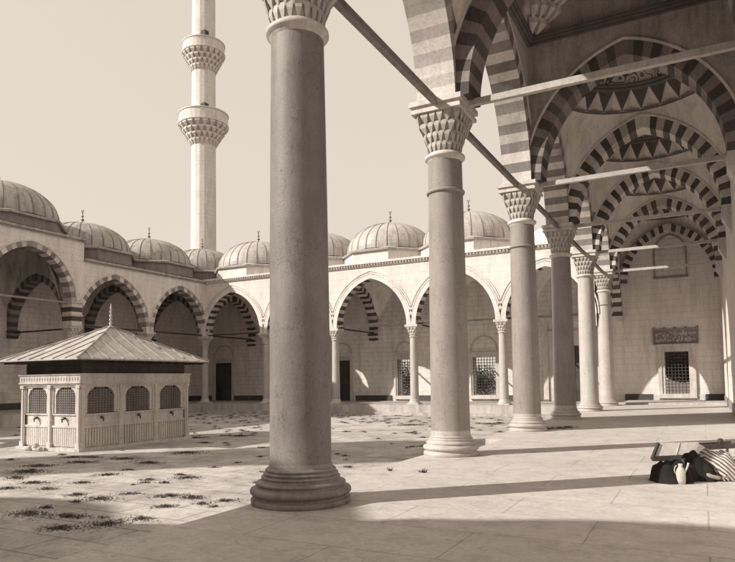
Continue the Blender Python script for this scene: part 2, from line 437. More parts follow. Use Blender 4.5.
def vault(y0, y1, big=False, x0=XP+.45, x1=XW, par=port, la=None):
    """pendentives + folded triangle band + painted dome over a bay"""
    cx, cy = (x0+x1)/2, (y0+y1)/2; hx, hy = (x1-x0)/2, (y1-y0)/2
    n = 96; zr = 12.15; rd = min(hx, hy)*.985
    half = (y1-y0)/2+.40
    ay = half - .50; ry = ay*1.27
    rows = [[], [], [], [], []]
    for j in range(n):
        a = 2*PI*(j+.5)/n; c, s = math.cos(a), math.sin(a)
        k = min(hx/abs(c) if abs(c) > 1e-6 else 9, hy/abs(s) if abs(s) > 1e-6 else 9)
        px, py = k*c, k*s
        if abs(abs(px)-hx) < 1e-6: z = ext_z(ay, ry, .50, py, ZS)
        else: z = ext_z(AT['a'], AT['r'], AT['t']+.03, px, ZS)
        z = min(z, zr-.03)
        qx, qy = rd*c, rd*s
        for i, f in enumerate((0, .25, .5, .75, 1)):
            g_ = math.sin(f*PI/2)
            rows[i].append((cx+px+(qx-px)*f, cy+py+(qy-py)*f, z+(zr-z)*g_))
    m = MB(); m.grid(rows, 0, True); m.build('pendentives', M['plaster'], par)
    # folded triangles
    b = MB(); N = 24; z1 = zr+.74; r1 = rd-.34
    b.lathe(cx, cy, [(rd-.02, zr-.06), (rd-.02, zr), (rd-.10, zr+.03)], 64, 1, True, False)
    def q(a, r_, z): return (cx+r_*math.cos(a), cy+r_*math.sin(a), z)
    for j in range(N):
        a0 = 2*PI*j/N; da = 2*PI/N
        L_, R_, U = q(a0, rd-.08, zr), q(a0+da, rd-.08, zr), q(a0+da/2, r1, z1)
        Mi = q(a0+da/2, rd+.10, zr+.01)
        b.face([L_, Mi, U], 0); b.face([Mi, R_, U], 2)
        U0 = q(a0-da/2, r1, z1); C = q(a0, r1+.16, z1)
        b.face([L_, U, C], 1); b.face([L_, C, U0], 1)
    b.build('zigzag_band', [M['plaster'], M['paintm'], M['light']], par)
    b = MB(); b.lathe(cx, cy, [(r1+.17,z1-.01),(r1-.02,z1),(r1-.06,z1+.05),(r1-.02,z1+.10),(r1-.10,z1+.13),(r1-.13,z1+.20),(r1-.05,z1+.22)], 64, 0, True, False)
    b.build('dome_moulding', M['paintm'], par)
    b = MB(); R = r1-.05
    b.lathe(cx, cy, [(R*math.cos(f), z1+.2+R*.62*math.sin(f)) for f in [PI/2*i/12 for i in range(13)]][:-1]+[(.02, z1+.2+R*.62)], 64, 0, True, False)
    b.build('inner_dome', M['arab'], par)
for k in (1, 3, 4, 5): vault(YP[k]+.40, YP[k+1]-.40)
vault(YP[0]+.4, YP[1]-.4)
vault(YF+.40, YB)

# high central bay: cornice, muqarnas corners, round drum and dome
cb = MB()
y0, y1 = YP[2]+.40, YP[3]-.40
def frame(mb, x0, x1, y0, y1, d, z0, z1, m=0):
    mb.box(x0, x1, y0, y0+d, z0, z1, m); mb.box(x0, x1, y1-d, y1, z0, z1, m)
    mb.box(x0, x0+d, y0+d, y1-d, z0, z1, m); mb.box(x1-d, x1, y0+d, y1-d, z0, z1, m)
frame(cb, XP+.45, XW, y0, y1, .10, 12.42, 12.50); frame(cb, XP+.45, XW, y0, y1, .18, 12.50, 12.58); frame(cb, XP+.45, XW, y0, y1, .24, 12.58, 12.66)
cb.build('cornice', M['paintm'], port)
for cx_, cy_, sx_, sy_ in ((XP+.45, y0, 1, 1), (XP+.45, y1, 1, -1), (XW, y0, -1, 1), (XW, y1, -1, -1)):
    mq = MB(); T_ = 7
    R_ = [.35+.36*t for t in range(T_+1)]; Z_ = [12.68+.36*t for t in range(T_+1)]
    def Q(a, r_, z): return (cx_+sx_*r_*math.cos(a), cy_+sy_*r_*math.sin(a), z)
    mq.grid([[Q(PI/2*j/24, r_-.14, z) for j in range(25)] for r_, z in zip(R_, Z_)], 0, False, closed=False)
    for t in range(T_):
        n = 3+2*t; off = .5 if t % 2 else 0
        for j in range(n+1):
            am = PI/2*(j+off)/n
            if am > PI/2+1e-6: continue
            da = PI/4/n*.86; rb, ra = R_[t+1], R_[t]; zb, za = Z_[t+1], Z_[t]
            A, B = Q(am-da, rb, zb), Q(am+da, rb, zb); A2, B2 = Q(am-da*.85, rb, zb-.17), Q(am+da*.85, rb, zb-.17)
            C_ = Q(am, rb+.07, zb); C2 = Q(am, rb+.06, zb-.20); T = Q(am, ra-.04, za-.10)
            Ai, Bi = Q(am-da, rb-.30, zb), Q(am+da, rb-.30, zb)
            mq.face([A, C_, C2, A2]); mq.face([C_, B, B2, C2]); mq.face([A2, C2, T]); mq.face([C2, B2, T])
            mq.face([A, A2, T, Ai]); mq.face([B, Bi, T, B2]); mq.face([A, Ai, Bi, B, C_])
    mq.build('muqarnas', M['plaster'], port)
cd = MB(); ccx, ccy = (XP+.45+XW)/2, (y0+y1)/2
rows = []
for f in (0, .5, 1):
    row = []
    for j in range(64):
        a = 2*PI*(j+.5)/64; c, s = math.cos(a), math.sin(a); hx, hy = (XW-XP-.45)/2, (y1-y0)/2
        k = min(hx/max(abs(c),1e-6), hy/max(abs(s),1e-6)); qx, qy = 2.85*c, 3.05*s
        row.append((ccx+k*c+(qx-k*c)*f, ccy+k*s+(qy-k*s)*f, 12.68+2.6*f**.8))
    rows.append(row)
cd.grid(rows, 0); cd.lathe(ccx, ccy, [(2.85,15.28),(2.8,15.6)] + [(2.8*math.cos(f), 15.6+1.8*math.sin(f)) for f in [PI/2*i/10 for i in range(1,10)]]+[(.02,17.4)], 48, 0, True, False, sy=1.07)
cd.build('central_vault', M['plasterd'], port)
# roof slabs closing the bays above
rf = MB(); rf.box(XP-.75, XW+.6, -10, YB+.8, 13.42, 13.6) if False else None
for (ya, yb, zt) in ((YP[0], YP[2]+.4, 15.4), (YP[2]+.4, YP[3]-.4, 17.8), (YP[3]-.4, YB+.8, 15.4)):
    rf = rf or MB(); rf.box(XP-.8, XW+.6, ya, yb, zt, zt+.15)
for (ya, yb, z0, zt) in ((YP[0], YP[2], 13.41, 15.39), (YP[2], YP[3], 16.51, 17.79), (YP[3], YB+.8, 13.41, 15.39)):
    rf.box(XP-.44, XP-.2, ya, yb, z0, zt)
rf.build('roof', M['lead'], port)

# mosque wall
mw = thing('mosque_wall', 'mosque front wall rising along the far right edge of the picture', 'wall', (XW+.4, 20, 0))
w = MB(); w.box(XW, XW+.9, YN-8, YB+.8, -1, 18.5); w.build('wall_face', M['wall'], mw)
w = MB(); w.box(XW-.06, XW+.01, 22.5, YB-.01, 0, .42); w.build('dado', M['granite'], mw)

# ------------------------------------------------------------------ tie beams of the portico
names = ['nearest', 'second', 'third', 'fourth', 'fifth', 'farthest']
for i, k in enumerate((2, 3, 4, 5, 6)):
    b = MB(); b.bar((XP+.30, YP[k], 7.95), (XW+.05, YP[k], 7.95), .13, .14)
    tag(b.build('tie_beam', M['beam']), ['longest looking pale tie beam slanting across the top right to the upper edge',
        'second pale tie beam down, crossing below the first from the banded third column',
        'middle pale tie beam of the five crossing the portico',
        'fourth pale tie beam down, crossing just above the wall niche',
        'lowest and farthest pale tie beam, crossing in front of the wall niche'][i], 'tie beam', 'tie beams across the portico')
for i, k in enumerate((1, 2, 3, 4, 5)):
    b = MB(); b.bar((XP, YP[k]+.32, 7.93), (XP, YP[k+1]-.32, 7.93), .13, .14)
    tag(b.build('tie_rod', M['darkm']), ['dark tie rod running from the nearest column top down to the second column',
        'dark tie rod between the capitals of the second and third tall columns',
        'dark tie rod between the capitals of the third and fourth tall columns',
        'dark tie rod between the capitals of the fourth and fifth tall columns',
        'shortest looking dark tie rod between the two farthest tall columns'][i], 'tie rod', 'tie rods along the tall columns')

# ------------------------------------------------------------------ windows and doors in back walls
def opening(par, ax, wpl, uc, w, z0, z1, fr=.28, kind='window', lattice=True, panel=False, sgn=-1, arch=False, hole=False):
    """frame standing proud of the wall plane wpl (room side = sgn), near-black slab for the shade inside, lattice"""
    def bx(mb, u0, u1, d0, d1, za, zb, m=0):
        a_, b_ = sorted((wpl+sgn*d0, wpl+sgn*d1))
        if ax == 'x': mb.box(u0, u1, a_, b_, za, zb, m)
        else: mb.box(a_, b_, u0, u1, za, zb, m)
    h = w/2
    f = MB()
    for d, e0, e1 in ((.10, 0, fr*.45), (.17, fr*.45, fr)):
        bx(f, uc-h-e1, uc-h-e0, -.12, d, z0, z1+e0); bx(f, uc+h+e0, uc+h+e1, -.12, d, z0, z1+e0)
        bx(f, uc-h-e1, uc+h+e1, -.12, d, z1+e0, z1+e1)
    if z0 > .2: bx(f, uc-h-fr, uc+h+fr, -.1, .22, z0-.28, z0)
    bx(f, uc-h-fr-.06, uc+h+fr+.06, -.05, .24, z1+fr, z1+fr+.09)
    fo = f.build(kind+'_frame', M['marble'], par)
    v = MB(); bx(v, uc-h, uc+h, -.04, .012, z0, z1)  # flat slab whose near-black colour stands in for the shade inside
    if not hole: v.build('opening' if lattice else 'door_leaf', M['void'] if lattice else M['wood'], par)
    if lattice:
        l = MB(); n = max(5, int(w/.20)); nz = int((z1-z0)/.21)
        for i in range(1, n):
            u = uc-h+w*i/n; bx(l, u-.020, u+.020, .02, .05, z0, z1)
        for i in range(1, nz):
            z = z0+(z1-z0)*i/nz; bx(l, uc-h, uc+h, .03, .06, z-.020, z+.020)
        l.build('lattice', M['iron'] if not panel else M['iron'], fo)
    else:
        l = MB(); bx(l, uc-.03, uc+.03, .012, .05, z0, z1)
        for s in (-1, 1):
            for za, zb in ((z0+.2, z0+(z1-z0)*.45), (z0+(z1-z0)*.52, z1-.2)):
                bx(l, uc+s*h*.5-h*.34, uc+s*h*.5+h*.34, .012, .035, za, zb)
        l.build('door_panels', M['wood'], fo)
    if arch:
        l = MB(); I, E = arc(h+fr*.3, (h+fr)*.85, .10, 8)
        zb = z1+fr+.25
        for i in range(16):
            q = []
            for d in (.0, .05):
                for (u, z) in (I[i], I[i+1], E[i+1], E[i]):
                    q.append((uc+u, wpl+sgn*d, zb+z) if ax == 'x' else (wpl+sgn*d, uc+u, zb+z))
            l.hexa([q[0],q[1],q[5],q[4],q[3],q[2],q[6],q[7]])
        l.build('blind_arch', M['granite2'], par)
    return fo

# far back wall (the end wall of portico and of the sunlit arcade)
ew = thing('end_wall', 'tall pale masonry end wall of the portico with niche, inscription and latticed window', 'wall', (-2, YB, 0))
def holed(mb, x0, x1, ya, yb, z0, z1, holes):
    cur = x0
    for hx0, hx1, hz0, hz1 in holes:
        mb.box(cur, hx0, ya, yb, z0, z1); mb.box(hx0, hx1, ya, yb, z0, hz0); mb.box(hx0, hx1, ya, yb, hz1, z1); cur = hx1
    mb.box(cur, x1, ya, yb, z0, z1)
w = MB(); holed(w, XP-.34, XW+.5, YB, YB+.8, -1, 13.4, [(-2.24, -.82, .52, 3.28)]); w.build('wall_face', M['wall'], ew)
w = MB()
w.box(XP+.36, -3.0, YB-.10, YB+.02, .11, .50); w.box(.05, XW-.06, YB-.10, YB+.02, .11, .50); w.build('dado', M['dark'], ew)
w = MB(); w.box(-3.0, -2.62, YB-.09, YB+.02, .11, .48); w.box(-.44, .05, YB-.09, YB+.02, .11, .48); w.build('light_dado', M['marble'], ew)
opening(ew, 'x', YB, -1.53, 1.42, .52, 3.28, fr=.40, hole=True)
# inscription panel with carved lettering-like relief
w = MB(); frame2 = (-2.85, -.25, 3.82, 4.72)
w.box(frame2[0], frame2[1], YB-.07, YB+.02, frame2[2], frame2[3]); pn = w.build('inscription_panel', M['darkm'], ew)
w = MB(); rnd = random.Random(3)
for row in range(2):
    for i in range(46):
        x = frame2[0]+.12+i*.052; zc = 4.06+row*.40+rnd.uniform(-.08,.08)
        dx, dz = rnd.uniform(-.05,.09), rnd.uniform(-.16,.16)
        w.bar((x, YB-.085, zc-dz), (x+dx, YB-.085, zc+dz), .03, .036)
w.build('lettering', M['marble'], pn)
w = MB()
for (a_, b_, c_, d_) in ((frame2[0]-.05, frame2[1]+.05, frame2[3], frame2[3]+.07), (frame2[0]-.05, frame2[1]+.05, frame2[2]-.07, frame2[2]), (frame2[0]-.07, frame2[0], frame2[2], frame2[3]), (frame2[1], frame2[1]+.07, frame2[2], frame2[3])):
    w.box(a_, b_, YB-.12, YB+.02, c_, d_)
for i in range(5):
    x = frame2[0]+ (frame2[1]-frame2[0])*i/4; w.lathe(x, YB-.05, [(.07,4.79),(.09,4.84),(.05,4.88),(.0,4.92)], 8, caps=False)
w.build('panel_frame', M['granite'], pn)
# pointed niche outline
w = MB(); a_ = .92; I, E = arc(a_, 1.15, .09, 10)
for i in range(20):
    q = [(-1.68+u, YB-d, 9.85+z) for d in (.0, .07) for u, z in (I[i], I[i+1], E[i+1], E[i])]
    w.hexa([q[0],q[1],q[5],q[4],q[3],q[2],q[6],q[7]])
w.box(-1.68-a_-.09, -1.68-a_, YB-.07, YB, 8.25, 9.85); w.box(-1.68+a_, -1.68+a_+.09, YB-.07, YB, 8.25, 9.85); w.box(-1.68-a_-.14, -1.68+a_+.14, YB-.10, YB, 8.13, 8.25)
w.build('niche_frame', M['granite'], ew)
w = MB(); pts = [(-1.68-a_, YB-.012, 8.25), (-1.68+a_, YB-.012, 8.25)] + [(-1.68+u, YB-.012, 9.85+z) for u, z in reversed(I)]
w.face(pts); w.build('niche_panel', M['wallin'], ew)

bw = thing('back_wall', 'rough masonry wall behind the sunlit arcade, with doors and latticed windows', 'wall', (-24, YB, 0))
w = MB(); holed(w, XBK-.8, XP-.36, YB, YB+.8, -1, 10.0, [(-21.65, -20.35, .42, 3.3), (-15.375, -13.625, .45, 3.3)]); w.build('wall_face', M['wallin'], bw)
w = MB()
edges = [XBK+.01, -40.9, -38.2, -28.0, -25.5, -22.2, -20.1, -16.2, -13.0, -10.5, -6.4, XP-.36]
for i in range(0, len(edges), 2): w.box(edges[i], edges[i+1], YB-.09, YB+.02, 0, .44)
w.build('dado', M['dark'], bw)
opening(bw, 'x', YB, -39.45, 1.9, 0, 3.45, kind='door', lattice=False, arch=True)
opening(bw, 'x', YB, -26.75, 1.5, 0, 3.35, kind='door', lattice=False, arch=True)
opening(bw, 'x', YB, -21.0, 1.30, .42, 3.30, arch=True, hole=True)
opening(bw, 'x', YB, -14.5, 1.75, .45, 3.30, arch=True, hole=True)
lf = MB(); lr = random.Random(4)
for (gx, gy, gz, gr, gn) in ((-19.5, 52, 1.2, 2.6, 5200), (-22.8, 51, 1.6, 2.2, 4500), (-16.6, 51.5, 1.2, 1.5, 2600), (-1.1, 49.3, 2.5, 1.75, 17000), (-1.6, 50.8, 3.0, 1.9, 9000), (-17.0, 53.5, 1.6, 1.8, 2400)):
    for _ in range(gn):
        v = Vector((lr.gauss(0,1), lr.gauss(0,1), lr.gauss(0,1))).normalized()*gr*lr.random()**.5; v.z *= .75
        p = Vector((gx, gy, max(-.9, gz)))+v; a = Vector((lr.gauss(0,1), lr.gauss(0,1), lr.gauss(0,1))).normalized()*.055; b2 = a.orthogonal().normalized()*.04
        lf.face([p-a, p+b2, p+a, p-b2])
lfo = lf.build('garden_foliage', M['leaf']); lfo['kind'] = 'stuff'
opening(bw, 'x', YB, -33.2, 1.5, .45, 3.3, arch=True)
opening(bw, 'x', YB, -8.0, 1.5, 0, 3.9, fr=1.0, kind='door', lattice=False)
w = MB(); w.box(-10.1, -9.75, YB-.3, YB, 0, 5.6); w.box(-6.25, -5.95, YB-.3, YB, 0, 5.6); w.box(-10.25, -5.85, YB-.34, YB, 5.6, 5.95); w.build('portal_surround', M['marble'], bw)

lw = thing('back_wall', 'dark masonry wall behind the shaded arcade on the left, beyond the fountain', 'wall', (XBK, 20, 0))
w = MB(); w.box(XBK-.8, XBK, YN-8, YB, -1, 10.0); w.box(XBK-.8, XBK, YN-8, YLC[2]+.8, 10.0, 11.3); w.build('wall_face', M['wallin'], lw)
w = MB(); w.box(XBK-.02, XBK+.09, 4, YB-.1, 0, .44); w.build('dado', M['dark'], lw)
for k in (0.5, 1.5, 2.5, 3.5):
    if k == 2.5: continue
    opening(lw, 'y', XBK, YF-6.27*k, 1.5, .5, 3.3, sgn=1, arch=True)
w = MB(); w.box(XBK-.02, XBK+.08, 26.4, 27.5, 0, 1.25); w.build('pale_slab', M['marble'], lw)  # pale slab standing in for a lit rectangle low on the wall

# ------------------------------------------------------------------ side arcades
def arcade(par, ax, cols, wl, zt, striped_face, zs=5.45, sgn=1, special=None, outer=-1, n=14):
    """arcade wall along ax through column positions; outer = side (in w) facing the court"""
    wb = MB()
    for i in range(len(cols)-1):
        u0, u1 = sorted((cols[i], cols[i+1])); uc = (u0+u1)/2; half = (u1-u0)/2
        a = half-.34; zsp = zs; r = a*1.235; top = zt
        if special and i in special: zsp, r, top = special[i]
        rb = MB(); ring(ax, uc, wl-.37, wl+.37, zsp, a, r, .30, n, rb)
        face = wl + outer*.37
        lo, hi = sorted((face+outer*.0, face+outer*.05))
        bead(ax, uc, lo, hi, zsp, a, r, .33, .42, n, rb, 2)
        bead(ax, uc, lo, hi, zsp, a, r, .50, .56, n, rb, 2) if not striped_face else None
        mats = [M['light'], M['darkm'], M['light']] if striped_face else [M['light'], M['dark'], M['facade']]
        rb.build('arch', mats, par)
        if not striped_face:      # thin pale facing stones over the striped ring, flush front of the sunlit side
            fb = MB(); ring(ax, uc, *sorted((wl+outer*.375, wl+outer*.41)), zsp, a, r, .30, n, fb, mats=(0,0)); fb.build('arch_facing', M['facade'], par)
        fill(ax, uc, u0, u1, wl-.36, wl+.36, zsp, a, r, .30, top, n, wb)
        if zsp > zs:
            for uu0, uu1 in ((u0, uc-a), (uc+a, u1)):
                if ax == 'x': wb.box(uu0, uu1, wl-.36, wl+.36, zs, zsp)
                else: wb.box(wl-.36, wl+.36, uu0, uu1, zs, zsp)
    wb.build('arcade_wall', M['facade'] if not striped_face else M['wall'], par)

fa = thing('arcade', 'sunlit white courtyard arcade of pointed arches across the far side', 'arcade', (-20, YF, 0))
arcade(fa, 'x', XF[:-1]+[XP-.46], YF, 9.72, False, outer=-1, n=17)
# cornice with dentils
cn = MB(); cn.box(XL+.36, XP-.46, YF-.46, YF+.36, 9.72, 9.80); cn.box(XL+.36, XP-.46, YF-.62, YF+.36, 9.90, 10.04)
for i in range(int((XP-XL-1)/.22)):
    x = XL+.5+i*.22; cn.box(x, x+.12, YF-.56, YF-.36, 9.80, 9.90)
cn.box(XL+.36, XP-.46, YF-.40, YF+.36, 9.80, 9.90)
cn.build('cornice', M['facade'], fa)
cb_ = MB(); cb_.box(XP-.86, XP-.40, YF-.44, YF+.44, 5.28, 5.445); cb_.hexa([(XP-.52,YF-.3,4.75),(XP-.40,YF-.3,4.75),(XP-.40,YF+.3,4.75),(XP-.52,YF+.3,4.75),(XP-.82,YF-.41,5.28),(XP-.40,YF-.41,5.28),(XP-.40,YF+.41,5.28),(XP-.82,YF+.41,5.28)]); cb_.build('corbel', M['marble'], fa)
rf = MB(); rf.box(XBK-.8, XP-.46, YF+.36, YB+.9, 9.92, 10.04); rf.build('roof', M['lead'], fa)
# cross arches to the back wall, with striped springers
def cross_arch(par, ax, u, w0, w1, zs=5.45, a=None, mats=('light','dark'), thick=.36):
    """arch spanning w0..w1 perpendicular to the arcade, centred at u; plus wall above and a corbel at w1"""
    oax = 'y' if ax == 'x' else 'x'
    wc = (w0+w1)/2; half = abs(w1-w0)/2; a = half-.12 if a is None else a; r = a*1.16
    rb = MB(); ring(oax, wc, u-thick, u+thick, zs, a, r, .42, 16, rb)
    # corbel: two more striped courses under the springing
    s = 1 if w1 > w0 else -1
    for i in range(3):
        za = zs-.18*(i+1); lo, hi = sorted((w1-s*(.45-.10*i), w1))
        q = (u-thick, u+thick, lo, hi) if oax == 'y' else (lo, hi, u-thick, u+thick)
        rb.box(q[0], q[1], q[2], q[3], za, za+.18, (i+1) % 2)
    rb.build('cross_arch', [M[mats[0]], M[mats[1]]], par)
    return wc, a, r
for k in range(0, 5):
    u = XF[k]; wb = MB()
    wc, a, r = cross_arch(fa, 'x', u, YF+.37, YB)
    fill('y', wc, YF+.37, YB, u-.33, u+.33, 5.45, a, r, .42, 9.9, 12, wb)
    wb.build('cross_wall', M['plaster'], fa)
def small_vault(par, x0, x1, y0, y1, zlo, ztop, za, name='inner_vault', mt='plaster'):
    """pendentive dome of a side bay"""
    cx, cy = (x0+x1)/2, (y0+y1)/2; hx, hy = (x1-x0)/2, (y1-y0)/2; n = 48; rd = min(hx, hy)*.97
    ar = zlo-5.45
    rows = [[] for _ in range(4)]
    for j in range(n):
        a = 2*PI*(j+.5)/n; c, s = math.cos(a), math.sin(a)
        k = min(hx/max(abs(c),1e-6), hy/max(abs(s),1e-6)); px, py = k*c, k*s
        u = py if abs(abs(px)-hx) < 1e-6 else px
        L_ = hy if abs(abs(px)-hx) < 1e-6 else hx
        z = zlo - (zlo-za)*(abs(u)/L_)**2.2
        for i, f in enumerate((0, .35, .7, 1)):
            rows[i].append((cx+px+(rd*c-px)*f, cy+py+(rd*s-py)*f, z+(ztop-z)*math.sin(f*PI/2)))
    m = MB(); m.grid(rows, 0, True)
    m.lathe(cx, cy, [(rd, ztop), (rd-.08, ztop+.15), (rd-.02, ztop+.18)] + [((rd-.05)*math.cos(f), ztop+.2+2.0*math.sin(f)) for f in [PI/2*i/9 for i in range(9)]]+[(.02, ztop+2.2)], 40, 0, True, False)
    m.build(name, M[mt], par)
for k in range(5):
    x0 = XF[k]+.33; x1 = (XF[k+1]-.33) if k < 4 else XP-.46
    small_vault(fa, x0, x1, YF+.37, YB, 9.35, 9.7, 6.2)
small_vault(fa, XBK, XL-.33, YF+.37, YB, 9.35, 9.7, 6.2)

# shaded arcade on the left
la = thing('arcade', 'shaded courtyard arcade with striped arch stones and one larger raised arch, left side', 'arcade', (XL, 20, 0))
sp = {2: (6.95, 3.13, 11.0), 3: (6.95, 3.13, 11.0), 4: (6.95, 3.13, 11.0)}
arcade(la, 'y', YLC, XL, 9.72, True, outer=1, special=sp)
cn = MB()
for (ya, yb, z) in ((YLC[5], YLC[2]+.62, 11.0), (YLC[2]+.62, YF-.36, 9.72)):
    cn.box(XL-.36, XL+.46, ya, yb, z, z+.08); cn.box(XL-.36, XL+.58, ya, yb, z+.08, z+.22)
w = MB()
cn.build('cornice', M['lead'], la)
w.box(XL-.36, XL+.36, YLC[2], YLC[2]+.56, 9.73, 10.99); w.box(XL-6.2, XL-.36, YLC[2]+.1, YLC[2]+.56, 9.8, 10.99)
w.build('end_pier', M['wall'], la)
# stacked striped pier under the large arch
w = MB()
for i, z in enumerate((5.45, 5.75, 6.05, 6.35, 6.65)):
    w.box(XL-.44, XL+.455, YLC[2]-.395, YLC[2]+.395, z, z+.30, i % 2)
for z in (5.42, 6.10, 6.92): w.box(XL-.48, XL+.51, YLC[2]-.46, YLC[2]+.46, z, z+.07, 2)
w.build('striped_pier', [M['light'], M['dark'], M['marble']], la)
rf = MB(); rf.box(XBK-.8, XL+.1, YLC[2]+.57, YF+.35, 9.93, 10.03); rf.box(XBK-.8, XL+.1, YLC[5], YLC[2]+.5, 11.1, 11.24); rf.build('roof', M['lead'], la)
for k in range(0, 5):
    u = YLC[k] if k else YF-.05; wb = MB()
    wc, a, r = cross_arch(la, 'y', u, XL-.37, XBK, mats=('darkm','dark'))
    fill('x', wc, XBK, XL-.37, u-.33, u+.33, 5.45, a, r, .42, 9.9 if k not in (2,3,4) else 11.0, 12, wb)
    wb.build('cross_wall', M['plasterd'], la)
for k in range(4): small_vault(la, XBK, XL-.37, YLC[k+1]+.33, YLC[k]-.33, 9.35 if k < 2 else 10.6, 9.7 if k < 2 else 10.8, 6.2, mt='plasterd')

# tie rods of the side arcades
labs = {0: 'thin iron rod across the first sunlit arch, next to the inner corner', 1: 'thin iron rod across the arch mostly hidden by the nearest big column',
        2: 'thin iron rod across the open sunlit arch right of the nearest big column', 3: 'thin iron rod across the sunlit arch behind the second tall column', 4: 'thin iron rod across the last sunlit arch behind the third tall column'}
for k in range(5):
    b = MB(); b.bar((XF[k]+.3, YF, 5.52), (XF[k+1]-.3, YF, 5.52), .09, .10)
    tag(b.build('iron_rod', M['iron']), labs[k], 'tie rod', 'rods across the courtyard arches')
labs = ['dark rod across the shaded arch nearest the corner', 'dark rod across the second shaded arch, behind the fountain roof', 'pale rod across the largest shaded arch at the left edge']
for k in range(3):
    z = 5.52 if k < 2 else 6.95
    b = MB(); b.bar((XL, YLC[k]-.3, z), (XL, YLC[k+1]+.3, z), .10, .11)
    tag(b.build('iron_rod', M['iron'] if k < 2 else M['granite']), labs[k], 'tie rod', 'rods across the courtyard arches')
labs = ['rod from the corner column back to the wall', 'rod to the back wall at the left edge of the nearest big column', 'slanting iron rod just right of the nearest big column, ending at a striped corbel',
        'short rod from the column between the windows back to the wall', 'short rod behind the slender column beside the latticed window']
for k in range(5):
    b = MB(); b.bar((XF[k], YF+.3, 5.52), (XF[k], YB+.05, 5.52), .09, .10)
    tag(b.build('iron_rod', M['iron']), labs[k], 'tie rod', 'rods from columns to back wall')
labs = ['dark rod to the back wall from the first column of the shaded arcade', 'dark rod to the back wall under the largest shaded arch']
for k in (1, 2):
    b = MB(); b.bar((XL-.3, YLC[k], 5.3), (XBK-.05, YLC[k], 5.3), .09, .10)
    tag(b.build('iron_rod', M['iron']), labs[k-1], 'tie rod', 'rods from columns to back wall')

# ------------------------------------------------------------------ lead domes
def finial(mb, x, y, z, s=1.0):
    mb.lathe(x, y, [(.16*s,z-.05),(.10*s,z+.05),(.04*s,z+.12*s),(.03*s,z+.18*s),(.12*s,z+.27*s),(.03*s,z+.36*s),(.025*s,z+.42*s),(.09*s,z+.50*s),(.025*s,z+.58*s),(.02*s,z+.64*s),(.055*s,z+.70*s),(.02*s,z+.76*s),(.01*s,z+.80*s)], 12)
    # crescent, open upward
    n = 10
    for i in range(n):
        a0 = -PI*.5 - 2.3 + 4.6*i/n; a1 = -PI*.5 - 2.3 + 4.6*(i+1)/n
        th = lambda a: .028*s*(1-abs((a+PI/2)/2.35)**2)+.004
        mb.tube((x+.09*s*math.cos(a0), y, z+.89*s+.09*s*math.sin(a0)), (x+.09*s*math.cos(a1), y, z+.89*s+.09*s*math.sin(a1)), th(a0), 6, 0, th(a1))
def dome(loc, R, h, hb, label, zt=0, octr=None, mt='lead', drum_mt='stepst'):
    x, y, z = loc
    t = thing('lead_dome', label, 'dome', loc, 'lead domes over the courtyard arcades')
    ro = octr or R*1.13
    d = MB(); n = 8
    def octa(r, zz): return [(x+r*math.cos(PI/8+2*PI*j/8), y+r*math.sin(PI/8+2*PI*j/8), zz) for j in range(8)]
    rows = [octa(ro*1.00, z), octa(ro*.985, z+hb-.22)]
    d.grid(rows, 0, False)
    d.grid([octa(ro*1.035, z+hb-.22), octa(ro*1.045, z+hb-.10)], 1, False); d.face(list(reversed(octa(ro*1.035, z+hb-.22))), 1)
    d.grid([octa(ro*1.045, z+hb-.10), octa(R*1.0, z+hb+.10)], 1, False)
    d.build('drum', [M[drum_mt], M[mt]], t)
    s = MB(); rows = []; NR = 26; AN = []
    for j in range(NR):
        a = 2*PI*j/NR; q = 2*PI/NR; AN += [(a-q*.07, 0), (a, 1), (a+q*.07, 0), (a+q*.5, 0)]
    for i in range(15):
        f = PI/2*i/14*.985; r = R*math.cos(f)*(1+.03*math.sin(2*f)); zz = z+hb+.06+h*math.sin(f)
        row = []
        for a, b_ in AN:
            k = 1+b_*.03/max(r, .3); row.append((x+r*k*math.cos(a), y+r*k*math.sin(a), zz+b_*.03*math.sin(f)))
        rows.append(row)
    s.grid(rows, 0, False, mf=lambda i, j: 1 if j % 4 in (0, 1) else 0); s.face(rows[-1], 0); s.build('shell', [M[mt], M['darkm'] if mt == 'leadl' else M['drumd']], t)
    f = MB(); finial(f, x, y, z+hb+.06+h, 1.15); f.build('finial', M['gold'], t)
    return t
zr = 10.04
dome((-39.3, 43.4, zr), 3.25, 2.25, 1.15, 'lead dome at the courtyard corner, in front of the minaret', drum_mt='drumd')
for k, lab in enumerate(['first lead dome right of the minaret, left of the nearest big column', 'lead dome half hidden behind the right side of the nearest big column',
                         'full lead dome with tall finial between the two nearest big columns', 'lead dome cut by the right side of the second tall column', 'lead dome hidden behind the third tall column']):
    if k == 4: continue
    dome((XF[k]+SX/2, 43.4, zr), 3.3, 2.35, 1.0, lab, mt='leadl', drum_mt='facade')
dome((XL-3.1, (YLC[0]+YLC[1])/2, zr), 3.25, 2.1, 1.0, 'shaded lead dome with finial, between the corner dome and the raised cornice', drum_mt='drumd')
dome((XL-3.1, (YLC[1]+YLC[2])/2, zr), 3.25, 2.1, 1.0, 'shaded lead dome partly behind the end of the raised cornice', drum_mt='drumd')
dome((XL-3.1, (YLC[2]+YLC[3])/2, 11.24), 3.55, 2.45, .8, 'largest lead dome on a high octagonal drum at the left edge', drum_mt='drumd')

